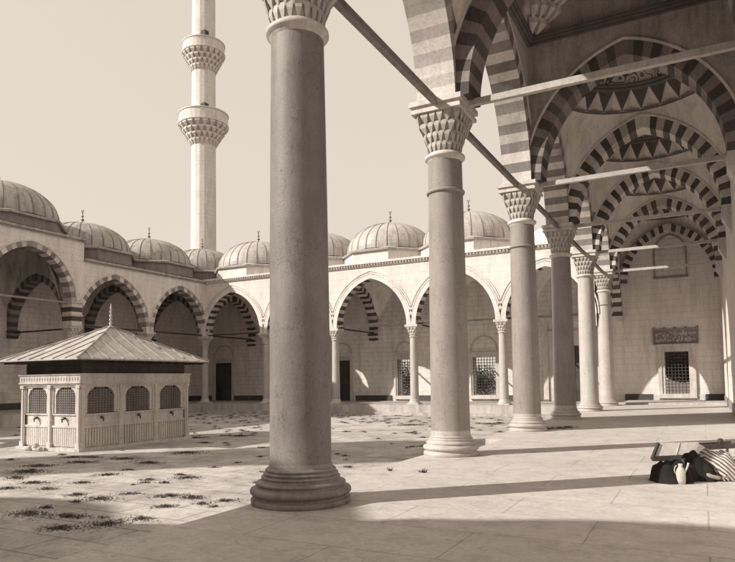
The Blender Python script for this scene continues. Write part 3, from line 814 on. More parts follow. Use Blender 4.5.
# ------------------------------------------------------------------ minarets
def minaret(loc, r, zs, ztop, label, steps=True):
    x, y, z = loc
    t = thing('minaret', label, 'minaret', loc)
    b = MB(); b.lathe(x, y, [(r*1.7, z), (r*1.7, z+8), (r*1.1, z+10.5)], 8, 0, False); b.build('base', M['wall'], t)
    s = MB(); N = 16; rows = []
    for i in range(25):
        zz = z+10.5+(ztop-z-10.5)*i/24
        rows.append([(x+r*(1-.10*i/24)*math.cos(2*PI*j/N), y+r*(1-.10*i/24)*math.sin(2*PI*j/N), zz) for j in range(N)])
    s.grid(rows, 0, False); s.face(rows[-1]); s.build('shaft', M['facade'], t)
    for za, zb, zc, rb in zs:
        bal = MB()
        muq_round(bal, x, y, za, zb, r*.97, rb, 4, 20)
        bal.lathe(x, y, [(rb*.5, zb), (rb*1.03, zb), (rb*1.03, zb+.12), (rb, zb+.13), (rb, zc-.1), (rb*1.03, zc-.1), (rb*1.03, zc), (rb*.95, zc), (rb*.95, zb+.15), (r*.5, zb+.15)], 32, 0, False, False)
        bo = bal.build('balcony', M['facade'], t)
        dr = MB(); dr.box(x+r*.55, x+r*.97, y-r*.95, y-r*.5, zb+.15, zb+1.9); dr.build('door', M['wood'], bo)
    c = MB(); c.lathe(x, y, [(r*1.1, ztop), (r*1.1, ztop+.3), (r*.95, ztop+.4), (.05, ztop+9)], 24); finial(c, x, y, ztop+9, 2.2); c.build('spire', M['lead'], t)
    return t
def muq_round(mb, x, y, z0, z1, r0, r1, tiers, n):
    rows = []
    for t in range(tiers+1):
        r = r0 + (r1-r0)*(t/tiers)**1.1; rows.append((r, z0+(z1-z0)*t/tiers))
    mb.lathe(x, y, [(r*.88 if i else r, z) for i, (r, z) in enumerate(rows)], 40, 0, False, False)
    for t in range(tiers):
        (ra, za), (rb, zb) = rows[t], rows[t+1]; h = zb-za
        for j in range(n):
            a0 = 2*PI*(j+(t % 2)*.5)/n; da = PI/n*.8
            def q(a, r, z): return (x+r*math.cos(a), y+r*math.sin(a), z)
            A, B = q(a0-da, rb, zb), q(a0+da, rb, zb); A2, B2 = q(a0-da*.8, rb, zb-h*.4), q(a0+da*.8, rb, zb-h*.4)
            T = q(a0, ra*.93, za-h*.5)
            mb.face([A, B, B2, A2]); mb.face([A2, B2, T]); mb.face([A, A2, T, q(a0-da, rb*.8, zb)]); mb.face([B, q(a0+da, rb*.8, zb), T, B2])
minaret((-44.2, 49, -1), 1.27, [(25.7, 27.7, 28.9, 2.45), (33.4, 35.2, 36.3, 2.1)], 44, 'tall pale stone minaret with two muqarnas balconies rising behind the domes')
# its sister stands outside the frame to the left and throws the long band of shade over the court
minaret((-44.0, -12.2, -1), 2.45, [(26, 28, 29.2, 3.1)], 58, 'thick minaret outside the picture that casts the long shadow band')

# near arcade behind the camera: throws the shade of the foreground
na = thing('arcade', 'arcade with domes behind the camera that shades the foreground', 'arcade', (-20, YN, 0))
w = MB(); w.box(XBK-.8, XP-.5, YN-6.6, YN-5.9, -1, 10.05); w.box(XBK-.8, XP-.5, YN-6.6, YN+.36, 9.75, 10.05); w.build('wall_face', M['wall'], na)
wb = MB()
for k in range(5):
    fill('x', XF[k]+SX/2, XF[k], XF[k+1], YN-.36, YN+.36, 5.45, 2.77, 3.42, .3, 9.74, 10, wb)
    wb.lathe(XF[k], YN, shaft_profile(.29,.25,0,5.45), 16)
wb.build('arcade_wall', M['wall'], na)
for k in range(5):
    w = MB(); x = XF[k]+SX/2; R = 3.3
    w.lathe(x, YN-3.1, [(3.7,10.05),(3.6,11.2)]+[(R*math.cos(f), 11.3+2.3*math.sin(f)) for f in [PI/2*i/10 for i in range(10)]]+[(.02,13.6)], 32); w.build('dome', M['lead'], na)

# ------------------------------------------------------------------ fountain
fx0, fx1, fy0, fy1 = -22.95, -19.65, 15.45, 20.85
FT = thing('ablution_fountain', 'marble courtyard fountain house with grilled arches and a pyramid lead roof', 'fountain', (-21.3, 18.15, ZC))
b = MB(); b.box(fx0-.12, fx1+.12, fy0-.12, fy1+.12, ZC, ZC+.10); b.build('plinth', M['marble'], FT)
b = MB(); b.box(fx0+.16, fx1-.16, fy0+.16, fy1-.16, ZC+.1, 1.70); b.build('basin_core', M['void'], FT)
def grille_panel(par, ax, u0, u1, w, sg):
    """one bay: fluted dado slab, sill slab, multifoil-arched bronze grille and its stone surround. sg = outward sign"""
    def bx(mb, a, b_, d0, d1, z0, z1, m=0):
        p, q = sorted((w+sg*d0, w+sg*d1))
        if ax == 'x': mb.box(a, b_, p, q, z0, z1, m)
        else: mb.box(p, q, a, b_, z0, z1, m)
    def pp(u, d, z): return (u, w+sg*d, z) if ax == 'x' else (w+sg*d, u, z)
    z0 = ZC+.1; zd = z0+.80; zs = zd+.42; ztop = 1.66
    m = MB()
    bx(m, u0, u1, -.16, -.10, z0, zd); n = int((u1-u0)/.115)
    for i in range(n):
        a = u0+(u1-u0)*(i+.15)/n; b_ = u0+(u1-u0)*(i+.85)/n
        bx(m, a, b_, -.10, -.055, z0+.05, zd-.08)
    bx(m, u0, u1, -.10, -.03, zd-.08, zd); bx(m, u0, u1, -.16, -.085, zd, zs)
    bx(m, u0, u1, -.085, -.04, zs-.05, zs)
    m.build('pale_slab', M['marble'], par)
    # surround with a multifoil opening: build as strips around the opening outline
    uc = (u0+u1)/2; hw = (u1-u0)/2*.76; zb = zs+.02; zsp = zs+.54; rise = .44
    out = [(-hw, 0), (-hw, zsp-zb)]
    lobes = 7
    for i in range(lobes):
        a0 = PI*(1-i/lobes); a1 = PI*(1-(i+1)/lobes)
        p0 = (hw*math.cos(a0), rise*math.sin(a0)**.8 if 0 < i else 0); p1 = (hw*math.cos(a1), rise*abs(math.sin(a1))**.8 if i < lobes-1 else 0)
        for s_ in (.25, .5, .75, 1):
            bx_ = p0[0]+(p1[0]-p0[0])*s_; bz = p0[1]+(p1[1]-p0[1])*s_
            am = (a0+a1)/2; bul = .035*math.sin(PI*s_)
            out.append((bx_+bul*math.cos(am), zsp-zb+bz+bul*math.sin(am)))
    out.append((hw, 0))
    m = MB()
    for d0, d1 in ((-.13, -.07),):
        k = len(out)
        for i in range(k-1):
            (ua, za), (ub, zb_) = out[i], out[i+1]
            Wd, Ht = (u1-u0)/2, ztop-zsp
            def edge(u, z):   # project outward to the panel border
                z_ = z-(zsp-zb)
                if z_ <= 1e-6: return (math.copysign(Wd, u), z)
                k_ = min(Wd/max(abs(u), 1e-6), Ht/z_); return (u*k_, zsp-zb+z_*k_)
            ea, eb = edge(ua, za), edge(ub, zb_)
            if i == 0: ea = (-Wd, za)
            if abs(abs(ea[0])-Wd) < 1e-6 and abs(eb[1]-(ztop-zb)) < 1e-6 and abs(ea[1]-eb[1]) > 1e-6:
                m.face([pp(uc+ea[0], d1, zb+ea[1]), pp(uc+eb[0], d1, zb+eb[1]), pp(uc-Wd, d1, ztop)])
            if abs(abs(eb[0])-Wd) < 1e-6 and abs(ea[1]-(ztop-zb)) < 1e-6 and abs(ea[1]-eb[1]) > 1e-6:
                m.face([pp(uc+ea[0], d1, zb+ea[1]), pp(uc+eb[0], d1, zb+eb[1]), pp(uc+Wd, d1, ztop)])
            for d in (d1,):
                m.face([pp(uc+ua, d, zb+za), pp(uc+ub, d, zb+zb_), pp(uc+eb[0], d, zb+eb[1]), pp(uc+ea[0], d, zb+ea[1])])
            m.face([pp(uc+ua, d0-.03, zb+za), pp(uc+ub, d0-.03, zb+zb_), pp(uc+ub, d1, zb+zb_), pp(uc+ua, d1, zb+za)])
    bx(m, u0, u0+.07, -.07, -.03, zs, ztop-.07); bx(m, u1-.07, u1, -.07, -.03, zs, ztop-.07); bx(m, u0, u1, -.07, -.03, ztop-.07, ztop)
    m.build('grille_surround', M['marble'], par)
    gm = MB(); H = rise+zsp-zb
    nz = 11; nu = 9
    for i in range(nz):
        for j in range(nu):
            u = uc-hw+2*hw*(j+.5)/nu; z = zb+H*(i+.5)/nz
            zz = z-zsp
            if zz > 0 and (abs(u-uc)/hw)**2+(zz/rise)**2 > 1.0: continue
            a = hw/nu; c_ = H/nz/2
            P = [(u-a, z), (u, z-c_), (u+a, z), (u, z+c_)]
            for q in range(4):
                p, r_ = P[q], P[(q+1) % 4]
                gm.bar(pp(p[0], -.125, p[1]), pp(r_[0], -.125, r_[1]), .02, .026)
            gm.bar(pp(u-.02, -.12, z), pp(u+.02, -.12, z), .04, .04)
    gm.build('bronze_grille', M['darkm'], par)
    sp_ = MB(); sp_.tube(pp(uc, -.085, zd+.26), pp(uc, .08, zd+.22), .03, 8); sp_.lathe(*(pp(uc, .06, 0)[:2]), [(.022,zd+.12),(.022,zd+.25)], 8); sp_.box(*sorted((pp(uc,.0,0)[0]-.05, pp(uc,.0,0)[0]+.05)), *sorted((pp(uc,-.0,0)[1]-.05, pp(uc,.0,0)[1]+.05)), zd+.28, zd+.31)
    sp_.build('spout', M['iron'], par)
def posts(par, ax, us, w, sg):
    for u in us:
        m = MB()
        for hw, d in ((.085, 0.0), (.05, .025)):
            p, q = sorted((w-sg*.2, w+sg*d))
            if ax == 'x': m.box(u-hw, u+hw, p, q, ZC+.1, 1.66)
            else: m.box(p, q, u-hw, u+hw, ZC+.1, 1.66)
        p, q = sorted((w-sg*.1, w+sg*.05))
        for za, zb in ((ZC+.1, ZC+.28), (1.54, 1.66)):
            if ax == 'x': m.box(u-.10, u+.10, p, q, za, zb)
            else: m.box(p, q, u-.10, u+.10, za, zb)
        m.build('pilaster', M['marble'], par)
usx = [fx0+.09, (fx0+fx1)/2, fx1-.09]; usy = [fy0+.09, fy0+.09+(fy1-fy0-.18)/3, fy0+.09+(fy1-fy0-.18)*2/3, fy1-.09]
posts(FT, 'x', usx, fy0, -1); posts(FT, 'y', usy[1:-1]+[fy0+.09, fy1-.09], fx1, 1); posts(FT, 'x', usx, fy1, 1); posts(FT, 'y', usy, fx0, -1)
for i in range(2): grille_panel(FT, 'x', usx[i]+.085, usx[i+1]-.085, fy0, -1)
for i in range(3): grille_panel(FT, 'y', usy[i]+.085, usy[i+1]-.085, fx1, 1)
b = MB()
for d, z0, z1 in ((.02, 1.66, 1.72), (.07, 1.72, 1.76), (.04, 1.76, 2.03), (.08, 2.03, 2.08)):
    b.box(fx0-d, fx1+d, fy0-d, fy1+d, z0, z1)
# frieze of little pointed leaves
def leaf(p, du, dn, h):
    """pointed leaf at p, half width vector du, outward dn"""
    p = Vector(p); du = Vector(du); dn = Vector(dn); up = Vector((0,0,h))
    b.face([p-du, p+dn*.3, p+up*.55+dn, p-du+up*.5]); b.face([p+dn*.3, p+du, p+du+up*.5, p+up*.55+dn]); b.face([p-du+up*.5, p+up*.55+dn, p+up]); b.face([p+up*.55+dn, p+du+up*.5, p+up])
n = 22
for i in range(n):
    x = fx0+(fx1-fx0)*(i+.5)/n; leaf((x, fy0-.04, 1.79), (.055,0,0), (0,-.035,0), .22)
n = 36
for i in range(n):
    y = fy0+(fy1-fy0)*(i+.5)/n; leaf((fx1+.04, y, 1.79), (0,.055,0), (.035,0,0), .22)
b.build('frieze', M['marble'], FT)
b = MB(); b.box(fx0+.12, fx1-.12, fy0+.12, fy1-.12, 2.08, 2.52)
for z in (2.2, 2.34): b.box(fx0+.09, fx1-.09, fy0+.09, fy1-.09, z, z+.02)
b.build('wooden_neck', M['dark'], FT)
# roof
o = .62; ex0, ex1, ey0, ey1 = fx0-o, fx1+o, fy0-o, fy1+o; ze = 2.60
b = MB(); b.box(ex0+.05, ex1-.05, ey0+.05, ey1-.05, 2.52, 2.56)
for i in range(14):
    y = ey0+.3+(ey1-ey0-.6)*i/13; b.box(ex0+.08, ex1-.08, y-.03, y+.03, 2.47, 2.52)
b.build('eave_boards', M['wood'], FT)
ap = Vector(((fx0+fx1)/2, (fy0+fy1)/2, 4.02))
cs = [Vector((ex0,ey0,ze)), Vector((ex1,ey0,ze)), Vector((ex1,ey1,ze)), Vector((ex0,ey1,ze))]
b = MB(); seams = MB(); SEG = 10
def sag(p):  # slight concave sag of the lead slopes
    f = (p.z-ze)/(ap.z-ze); return Vector((p.x, p.y, p.z - .04*math.sin(PI*f)*(1-.2*f)))
for k in range(4):
    A, B = cs[k], cs[(k+1) % 4]
    rows = []
    for i in range(SEG+1):
        f = i/SEG; rows.append([sag(A.lerp(B, j/8).lerp(ap, f)) for j in range(9)])
    b.grid(rows, 0, False, closed=False)
    b.face([A-Vector((0,0,.05)), B-Vector((0,0,.05)), B, A])
    nrm = (B-A).cross(ap-A).normalized()
    if nrm.z < 0: nrm = -nrm
    L = (B-A).length; inw = (ap-(A+B)/2); inh = Vector((inw.x, inw.y, 0)).normalized()
    ns = int(L/.62)
    for i in range(1, ns):
        u = i/ns
        p = A.lerp(B, u)
        # seam rises square to the eave till it meets the hip
        f = min(u, 1-u)*2
        slope_dir = inw; q = p + inw*f
        prev = p
        for s_ in range(1, 9):
            cur = sag(p + inw*f*s_/8)
            seams.tube(prev+nrm*.015, cur+nrm*.015, .026, 5); prev = cur
    prev = A
    for s_ in range(1, 13):
        cur = sag(A.lerp(ap, s_/12)); seams.tube(prev+Vector((0,0,.02)), cur+Vector((0,0,.02)), .035, 6); prev = cur
rfo = b.build('roof', M['leadl'], FT); seams.build('seams', M['lead'], rfo)
b = MB(); zz = 3.98
prof = [(.13,zz),(.07,zz+.05)]
for i in range(5): prof += [(.028,zz+.09+i*.16),(.078-.008*i,zz+.165+i*.16),(.022,zz+.23+i*.16)]
prof += [(.012,zz+.95),(.004,zz+1.0)]
b.lathe(ap.x, ap.y, prof, 14); b.build('finial', M['marble'], FT)

# small pile of pale stones by the fountain
t = thing('stone_pile', 'little heap of broken pale stones at the fountain foot', 'stones', (-21.7, 15.0, ZC))
for i in range(6):
    s = MB(); rr = random.Random(i+20); x = -21.95+i*.13+rr.uniform(-.03,.03); y = 15.05+rr.uniform(-.15,.05); R = rr.uniform(.07,.13)
    zc_ = ZC+R*.55+ (.12 if i in (2,3) else 0)
    rows = [[(x+R*math.cos(f)*math.cos(a)*rr.uniform(.8,1.15), y+R*math.cos(f)*math.sin(a)*rr.uniform(.8,1.15), zc_+R*.8*math.sin(f)) for a in [2*PI*j/7 for j in range(7)]] for f in (-1.2,-.5,.2,.8,1.3)]
    s.grid(rows, 0, False); s.face(rows[-1]); s.build('stone', M['clay'], t)

# ------------------------------------------------------------------ sleeping person, jug, litter
def skin_body(name, joints, edges, root, mt, parent, sub=2, base=(0,0,0)):
    me = bpy.data.meshes.new(name)
    me.from_pydata([tuple(Vector(j[0])-Vector(base)) for j in joints], edges, [])
    o = bpy.data.objects.new(name, me); COL.objects.link(o)
    o.modifiers.new('Skin', 'SKIN'); 
    if not me.skin_vertices: 
        bpy.context.view_layer.objects.active = o
    sv = me.skin_vertices[0].data if me.skin_vertices else None
    if sv is None:
        bpy.ops.object.select_all(action='DESELECT'); o.select_set(True); bpy.context.view_layer.objects.active = o
        bpy.ops.mesh.customdata_skin_add(); sv = me.skin_vertices[0].data
    for i, j in enumerate(joints):
        r = j[1]; sv[i].radius = (r, r) if not isinstance(r, tuple) else r
        sv[i].use_root = (i == root)
    s = o.modifiers.new('Sub', 'SUBSURF'); s.levels = sub; s.render_levels = sub
    me.materials.append(mt)
    for p in me.polygons: p.use_smooth = True
    if 'Skin' in o.modifiers: o.modifiers['Skin'].use_smooth_shade = True
    if parent: o.parent = parent
    return o
def bake(o):
    """apply the modifiers, so that the body is one plain mesh"""
    dg = bpy.context.evaluated_depsgraph_get(); ev = o.evaluated_get(dg)
    me = bpy.data.meshes.new_from_object(ev); o.modifiers.clear(); o.data = me; return o

pb = Vector((-.43, 11.74, 0))       # person's place on the floor
PT = thing('person', 'person asleep on the portico floor, wrapped in dark robe and striped shawl, knees drawn up', 'person', tuple(pb))
dx = Vector((.886, .464, 0)).normalized()     # head direction lies toward the right
dy = Vector((-dx.y, dx.x, 0))               # away from the camera
def W(a, b_, z): return pb + dx*a + dy*b_ + Vector((0,0,z))
J = [(W(-.06,0,.15), .13), (W(.16,.03,.17), .125), (W(.34,.05,.18), .14), (W(.48,.03,.15), .055), (W(.53,.02,.14), .05),
     (W(.64,-.02,.12), .09),
     (W(-.12,-.05,.12), .10), (W(-.16,-.34,.13), .07), (W(-.36,-.14,.07), .045), (W(-.40,-.24,.05), .03),
     (W(-.12,.06,.22), .09), (W(-.06,-.28,.24), .065), (W(-.32,-.10,.15), .04), (W(-.36,-.20,.13), .028),
     (W(.38,-.12,.17), .06), (W(.36,-.26,.09), .042), (W(.53,-.30,.055), .030),
     (W(.36,.16,.24), .06), (W(.14,.10,.30), .042), (W(.02,-.10,.27), .030)]     # head, hips, knees, ankles, toes, arms
Ed = [(0,1),(1,2),(2,3),(3,4),(4,5),(0,6),(6,7),(7,8),(8,9),(0,10),(10,11),(11,12),(12,13),(2,14),(14,15),(15,16),(2,17),(17,18),(18,19)]
body = bake(skin_body('body', J, Ed, 0, M['skin'], PT, 2, pb))
def hand(wrist, direc, upv, name='hand'):
    wr = Vector(wrist); d = Vector(direc).normalized(); s = d.cross(Vector(upv)).normalized(); u = s.cross(d)
    js = [(wr, .022), (wr+d*.05, (.034,.016))]; es = [(0,1)]
    for i, (off, ln) in enumerate(((-.030,.062),(-.011,.074),(.010,.070),(.030,.055))):
        b0 = wr+d*.085+s*off; k = len(js)
        js += [(b0, .0095), (b0+d*ln*.45-u*.008, .0088), (b0+d*ln*.75-u*.025, .0080), (b0+d*ln*.9-u*.045, .0068)]
        es += [(1,k),(k,k+1),(k+1,k+2),(k+2,k+3)]
    k = len(js); b0 = wr+d*.03-s*.035
    js += [(b0, .011), (b0+d*.03-s*.022-u*.01, .010), (b0+d*.055-s*.026-u*.022, .008)]; es += [(0,k),(k,k+1),(k+1,k+2)]
    return bake(skin_body(name, js, es, 0, M['skin'], PT, 1, pb))
hand(W(.54,-.305,.055), dx*.9+dy*.2+Vector((0,0,.25)), (0,0,1))
hand(W(.02,-.11,.265), -dy+dx*.2-Vector((0,0,.9)), (0,0,1))
# face: nose, brow, ears, lips on the head
fm = MB(); hc = W(.64,-.02,.13); fd = (-dy*.85+Vector((0,0,.45))).normalized(); top = dx
sd = fd.cross(top)
def F(a, b_, c_): return hc + top*a + sd*b_ + fd*c_
for s_ in (-1, 1):
    fm.tube(F(.03, s_*.035, .092), F(.028, s_*.036, .099), .012, 10)
    fm.tube(F(0, s_*.092, 0), F(.03, s_*.10, -.01), .016, 8)
fm.tube(F(.03, 0, .09), F(-.012, 0, .118), .010, 8, 0, .016); fm.tube(F(-.045,-.022,.092), F(-.045,.022,.092), .008, 8)
fm.build('face', M['skin'], PT)
# robe: draped sheet over hips and knees
def drape(name, mt, outline, par, thick=.0, seed=1, n=44, m_=30, wr=.010):
    """soft draped cloth: height field over (a,b) ellipse bumps, resting on the floor at its border"""
    mb = MB(); rr = random.Random(seed); rows = []
    amin, amax, bmin, bmax, bumps = outline
    ph = [rr.uniform(0, 6) for _ in range(6)]
    for i in range(n+1):
        a = amin+(amax-amin)*i/n; row = []
        for j in range(m_+1):
            b_ = bmin+(bmax-bmin)*j/m_
            z = 0
            for (ca, cb_, ra, rb_, h) in bumps:
                q = 1-((a-ca)/ra)**2-((b_-cb_)/rb_)**2
                if q > 0: z = max(z, h*q**.42)
            e = min(i, n-i, j, m_-j)/2.5
            z = z*min(1, e) + wr*math.sin(a*31+ph[0]+3*math.sin(b_*9+ph[1]))*min(1, z*6) + wr*.8*math.sin(b_*37+ph[2]+2*math.sin(a*13))*min(1, z*6)
            row.append(W(a+.012*math.sin(b_*25+ph[3]), b_+.012*math.sin(a*22+ph[4]), max(z, .006)))
        rows.append(row)
    mb.grid(rows, 0, True, closed=False)
    keep = [i for i, f in enumerate(mb.f) if any(mb.v[k][2] > .03 for k in f)]
    mb.f = [mb.f[i] for i in keep]; mb.m = [mb.m[i] for i in keep]; mb.sm = [mb.sm[i] for i in keep]
    return mb.build(name, mt, par)
drape('robe', M['cloth'], (-.50, .56, -.46, .30, [(-.30,-.16,.20,.32,.31), (-.12,-.16,.22,.32,.33), (.04,.0,.24,.30,.30), (.26,.04,.17,.26,.44), (.40,.0,.15,.30,.33)]), PT, seed=2, wr=.022)
drape('shawl', M['stripe'], (.40, 1.20, -.26, .34, [(.56,.12,.18,.24,.46), (.74,.06,.24,.30,.44), (.96,.0,.22,.26,.30)]), PT, seed=5, wr=.022)
hm = MB()
rows = []
for i in range(9):
    f = -.2+1.7*i/8
    rows.append([hc+top*(.115*math.sin(f)) + (sd*math.cos(t_)+fd*math.sin(t_)*.95)*(.10*math.cos(f)) for t_ in [2*PI*j/18 for j in range(18)]])
hm.grid(rows, 0, True); hm.build('hair', M['hair'], PT)

# jug
jx, jy = -.38, 11.28
jt = thing('jug', 'small pale clay jug with spout standing in front of the sleeper', 'jug', (jx, jy, 0))
b = MB(); b.lathe(jx, jy, [(.05,0),(.062,.01),(.068,.06),(.070,.13),(.066,.20),(.050,.24),(.034,.26),(.030,.285),(.036,.31),(.032,.315)], 24, caps=True); b.build('body', M['clay'], jt)
b = MB(); b.tube((jx+.05, jy+.02, .17), (jx+.10, jy+.035, .27), .018, 8, 0, .014); b.tube((jx+.10, jy+.035, .27), (jx+.115, jy+.04, .33), .014, 8, 0, .017); b.build('spout', M['clay'], jt)
b = MB(); pr = None
for i in range(9):
    f = -1.2+2.6*i/8; c = (jx-.045-.042*math.cos(f), jy-.01, .215+.07*math.sin(f))
    if pr: b.tube(pr, c, .009, 6)
    pr = c
b.build('handle', M['clay'], jt)

# folded wooden litter lying behind: a pale board leaning back in a dark frame, a rolled pad and a low rail
la_ = Vector((-.98, 14.09, 0)); ld = Vector((.886, .464, 0)); bk = Vector((-.464, .886, 0)); zz_ = Vector((0, 0, 1))
lt = thing('wooden_litter', 'folded wooden litter with a pale leaning board and dark frame behind the sleeper', 'litter', tuple(la_))
up_ = ld*.20 + bk*.14 + zz_*.30
b = MB(); b.bar(la_+zz_*.045, la_+ld*.98+zz_*.085, .07, .085); b.bar(la_+zz_*.04, la_+up_+zz_*.04, .05, .055); b.build('frame', M['wood'], lt)
b = MB(); q0 = la_+ld*.05+bk*.03+zz_*.08; q = [q0, q0+ld*.88, q0+ld*.80+up_*.88, q0+up_*.88]
b.hexa([v+bk*.035 for v in q]+q); b.bar(q0+ld*.45, q0+ld*.42+up_*.86, .012, .04); b.build('board', M['clay'], lt)
b = MB(); b.tube(la_+ld*.96+zz_*.22-bk*.05, la_+ld*1.04+zz_*.25+bk*.35, .085, 14); b.build('rolled_pad', M['granite'], lt)
b = MB(); b.bar(la_+ld*1.0+zz_*.25, la_+ld*1.78+zz_*.29, .06, .10); b.bar(la_+ld*1.0+bk*.34+zz_*.27, la_+ld*1.78+bk*.34+zz_*.31, .05, .06); b.build('rail', M['wood'], lt)
for a_ in (1.08, 1.70):
    for b2 in (0, .34):
        b = MB(); p = la_+ld*a_+bk*b2; b.tube(p, p+zz_*.24, .026, 8); b.build('leg', M['wood'], lt)
b = MB(); b.bar(la_+ld*1.62+zz_*.30, la_+ld*1.92+zz_*.42, .05, .04); b.build('end_post', M['wood'], lt)
b = MB(); c = la_+ld*1.38; b.lathe(c.x, c.y, [(.03,.30),(.03,.33),(.045,.35),(.055,.385),(.045,.42),(.02,.435)], 14); b.build('knob', M['wood'], lt)

# ------------------------------------------------------------------ weeds (stuff)
spots = [(-19.74,12.98,.16),(-17.8,14.43,.33),(-16.41,14.55,.4),(-17.5,12.34,.45),(-15.79,10.55,.33),(-14.59,10.19,.31),(-14.37,9.42,.23),(-13.47,9.73,.21),(-13.99,11.85,.27),(-14.23,12.76,.17),(-13.46,10.66,.22),(-12.14,9.47,.22),(-11.22,9.36,.32),(-11.13,10.03,.18),(-11.42,8.91,.12),(-11.43,8.25,.16),(-11.19,7.74,.38),(-9.62,8.07,.09),(-9.14,7.75,.39),(-12.27,11.66,.2),(-12.13,12.61,.18),(-11.61,12.28,.32),(-11.56,11.46,.15),(-10.13,10.2,.32),(-9.5,10.22,.29),(-12.3,14.08,.13),(-15.69,16.59,.52),(-14.86,14.11,.38),(-12.6,16.58,.1),(-10.5,13.86,.08),(-9.47,12.33,.11),(-12.33,15.11,.07),(-8.66,10.23,.22),(-9.31,9.28,.22),(-8.91,8.29,.22),(-8.44,9.66,.1),(-8.87,9.8,.15),(-13.8,31.03,.69),(-11.67,26.45,.34),(-20.65,35.51,.26),(-17.43,32.46,.23),(-10.18,17.79,.13),(-9.65,16.91,.08),(-9.27,21.0,.14),(-9.3,20.64,.09),(-10.04,32.91,.53),(-8.14,28.16,.22),(-17.06,35.4,.25),(-23.03,17.19,.24),(-19.56,21.16,.43),(-18.29,22.62,.45),(-17.56,19.57,.32),
 (-16.6,11.4,.5),(-17.0,13.4,.4),(-18.4,14.2,.3),(-9.6,7.2,.3),(-10.3,7.9,.3)]
spots = [(x, y, s_*1.3) for x, y, s_ in spots]
rr = random.Random(11)
for i in range(330):
    x, y = rr.uniform(-35, -6.6), rr.uniform(9, 39)
    if fx0-.6 < x < fx1+.6 and fy0-.6 < y < fy1+.6: continue
    if rr.random() < .55 and y < 22: continue
    spots.append((x, y, rr.uniform(.06, .22)))
for i in range(140): spots.append((rr.uniform(-34, -6.6), rr.uniform(31, 39.2), rr.uniform(.08, .3)))
wm = MB()
for (x, y, s) in spots:
    n = int(50+1700*s*s) if s > .12 else 26
    ang = rr.uniform(-.3, .9)
    for _ in range(n):
        r_ = abs(rr.gauss(0, .75)); a = rr.uniform(0, 2*PI)
        u, v = r_*math.cos(a)*s, r_*math.sin(a)*s*.6
        px, py = x+u*math.cos(ang)-v*math.sin(ang), y+u*math.sin(ang)+v*math.cos(ang)
        if py > 39.6: continue
        h = rr.uniform(.012, .06)*(1.3-min(1, r_*.6)); w_ = rr.uniform(.006, .018); b_ = rr.uniform(0, 2*PI)
        lx, ly = rr.uniform(-.08, .08), rr.uniform(-.08, .08)
        c, s_ = math.cos(b_)*w_, math.sin(b_)*w_
        wm.face([(px-c, py-s_, ZC), (px+c, py+s_, ZC), (px+lx, py+ly, ZC+h)])
for (x, y, s) in ((-4.75, 21.6, .30), (-4.3, 21.9, .25), (-5.0, 21.2, .16), (-4.1, 22.3, .2), (-5.25,10.85,.03), (-4.6,10.9,.05)):
    for _ in range(int(700*s)):
        r_ = abs(rr.gauss(0, .5)); a = rr.uniform(0, 2*PI); px, py = x+r_*math.cos(a)*s*1.4, y+r_*math.sin(a)*s*.7
        b_ = rr.uniform(0, 2*PI); w_ = .012; c, s_ = math.cos(b_)*w_, math.sin(b_)*w_
        wm.face([(px-c, py-s_, 0), (px+c, py+s_, 0), (px+rr.uniform(-.1,.1), py+rr.uniform(-.1,.1), rr.uniform(.01,.10))])
w = wm.build('weeds', M['weed']); w['kind'] = 'stuff'

# ------------------------------------------------------------------ light
EL, AZ = math.radians(32.4), math.radians(226.8)
wd = bpy.data.worlds.new('World'); sc.world = wd; wd.use_nodes = True
N = wd.node_tree.nodes; L = wd.node_tree.links; N.clear()
out = N.new('ShaderNodeOutputWorld'); bg = N.new('ShaderNodeBackground'); sky = N.new('ShaderNodeTexSky')
sky.sky_type = 'NISHITA'; sky.sun_disc = False; sky.sun_elevation = EL; sky.sun_rotation = AZ; sky.dust_density = 3
bw_ = N.new('ShaderNodeRGBToBW'); L.new(sky.outputs[0], bw_.inputs[0])
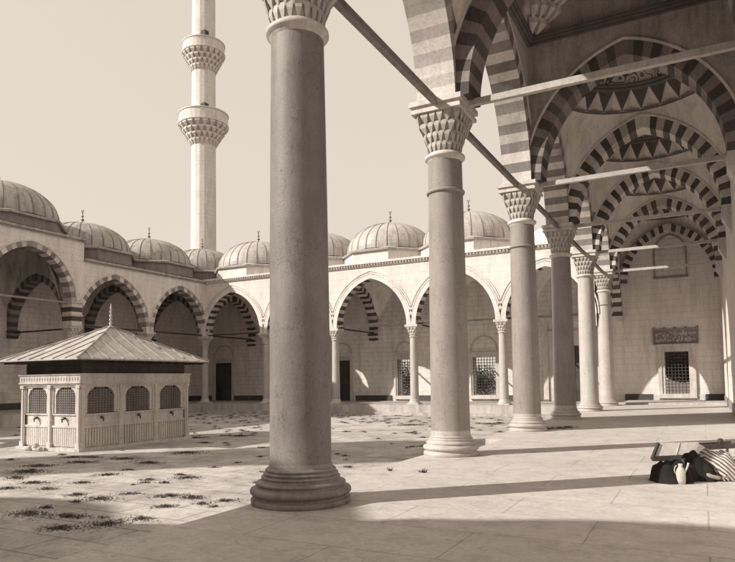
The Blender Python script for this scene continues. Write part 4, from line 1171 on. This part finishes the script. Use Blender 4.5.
# the old plate records the whole sky as one pale tone: compress its range
pw = N.new('ShaderNodeMath'); pw.operation = 'POWER'; pw.inputs[1].default_value = .10; L.new(bw_.outputs[0], pw.inputs[0])
sc_ = N.new('ShaderNodeVectorMath'); sc_.operation = 'SCALE'; sc_.inputs[0].default_value = (5.74, 5.08, 4.38); L.new(pw.outputs[0], sc_.inputs['Scale'])
L.new(sc_.outputs[0], bg.inputs[0]); bg.inputs[1].default_value = .10
L.new(bg.outputs[0], out.inputs[0])
sl = bpy.data.lights.new('sun', 'SUN'); sl.energy = 4.7; sl.angle = math.radians(.53); sl.color = (1, .94, .85)
so = bpy.data.objects.new('sun', sl); COL.objects.link(so)
d = Vector((math.sin(math.radians(46.8))*math.cos(EL), math.cos(math.radians(46.8))*math.cos(EL), -math.sin(EL)))
so.rotation_euler = d.to_track_quat('-Z', 'Y').to_euler(); so.location = (-20, -20, 60)

# ------------------------------------------------------------------ camera
F_, PIT, ROL, YAW, CYP = 639.73, .05857, .01391, .48247, 342.43
cam = bpy.data.cameras.new('camera'); co = bpy.data.objects.new('camera', cam); COL.objects.link(co); sc.camera = co
c, s = math.cos(YAW), math.sin(YAW)
Fv = Vector((-s, c, 0)); Rv = Vector((c, s, 0)); Uv = Vector((0,0,1))
F2 = Fv*math.cos(PIT)+Uv*math.sin(PIT); U2 = -Fv*math.sin(PIT)+Uv*math.cos(PIT)
R3 = Rv*math.cos(ROL)-U2*math.sin(ROL); U3 = Rv*math.sin(ROL)+U2*math.cos(ROL)
mt = Matrix((R3, U3, -F2)).transposed().to_4x4(); mt.translation = Vector((0,0,1.7)); co.matrix_world = mt
cam.sensor_width = 36; cam.sensor_fit = 'HORIZONTAL'; cam.lens = F_/735*36
cam.shift_y = (CYP-281)/735; cam.clip_end = 2000; cam.clip_start = .05

for o_ in bpy.data.objects:
    if '_b' in o_: del o_['_b']
sc.view_settings.view_transform = 'Standard'; sc.view_settings.look = 'None'
sc.view_settings.exposure = .33; sc.view_settings.gamma = 1; sc.view_settings.use_curve_mapping = False
sc.render.resolution_x = 1024; sc.render.resolution_y = 783
sc.cycles.max_bounces = 10; sc.cycles.diffuse_bounces = 8; sc.cycles.sample_clamp_indirect = 8
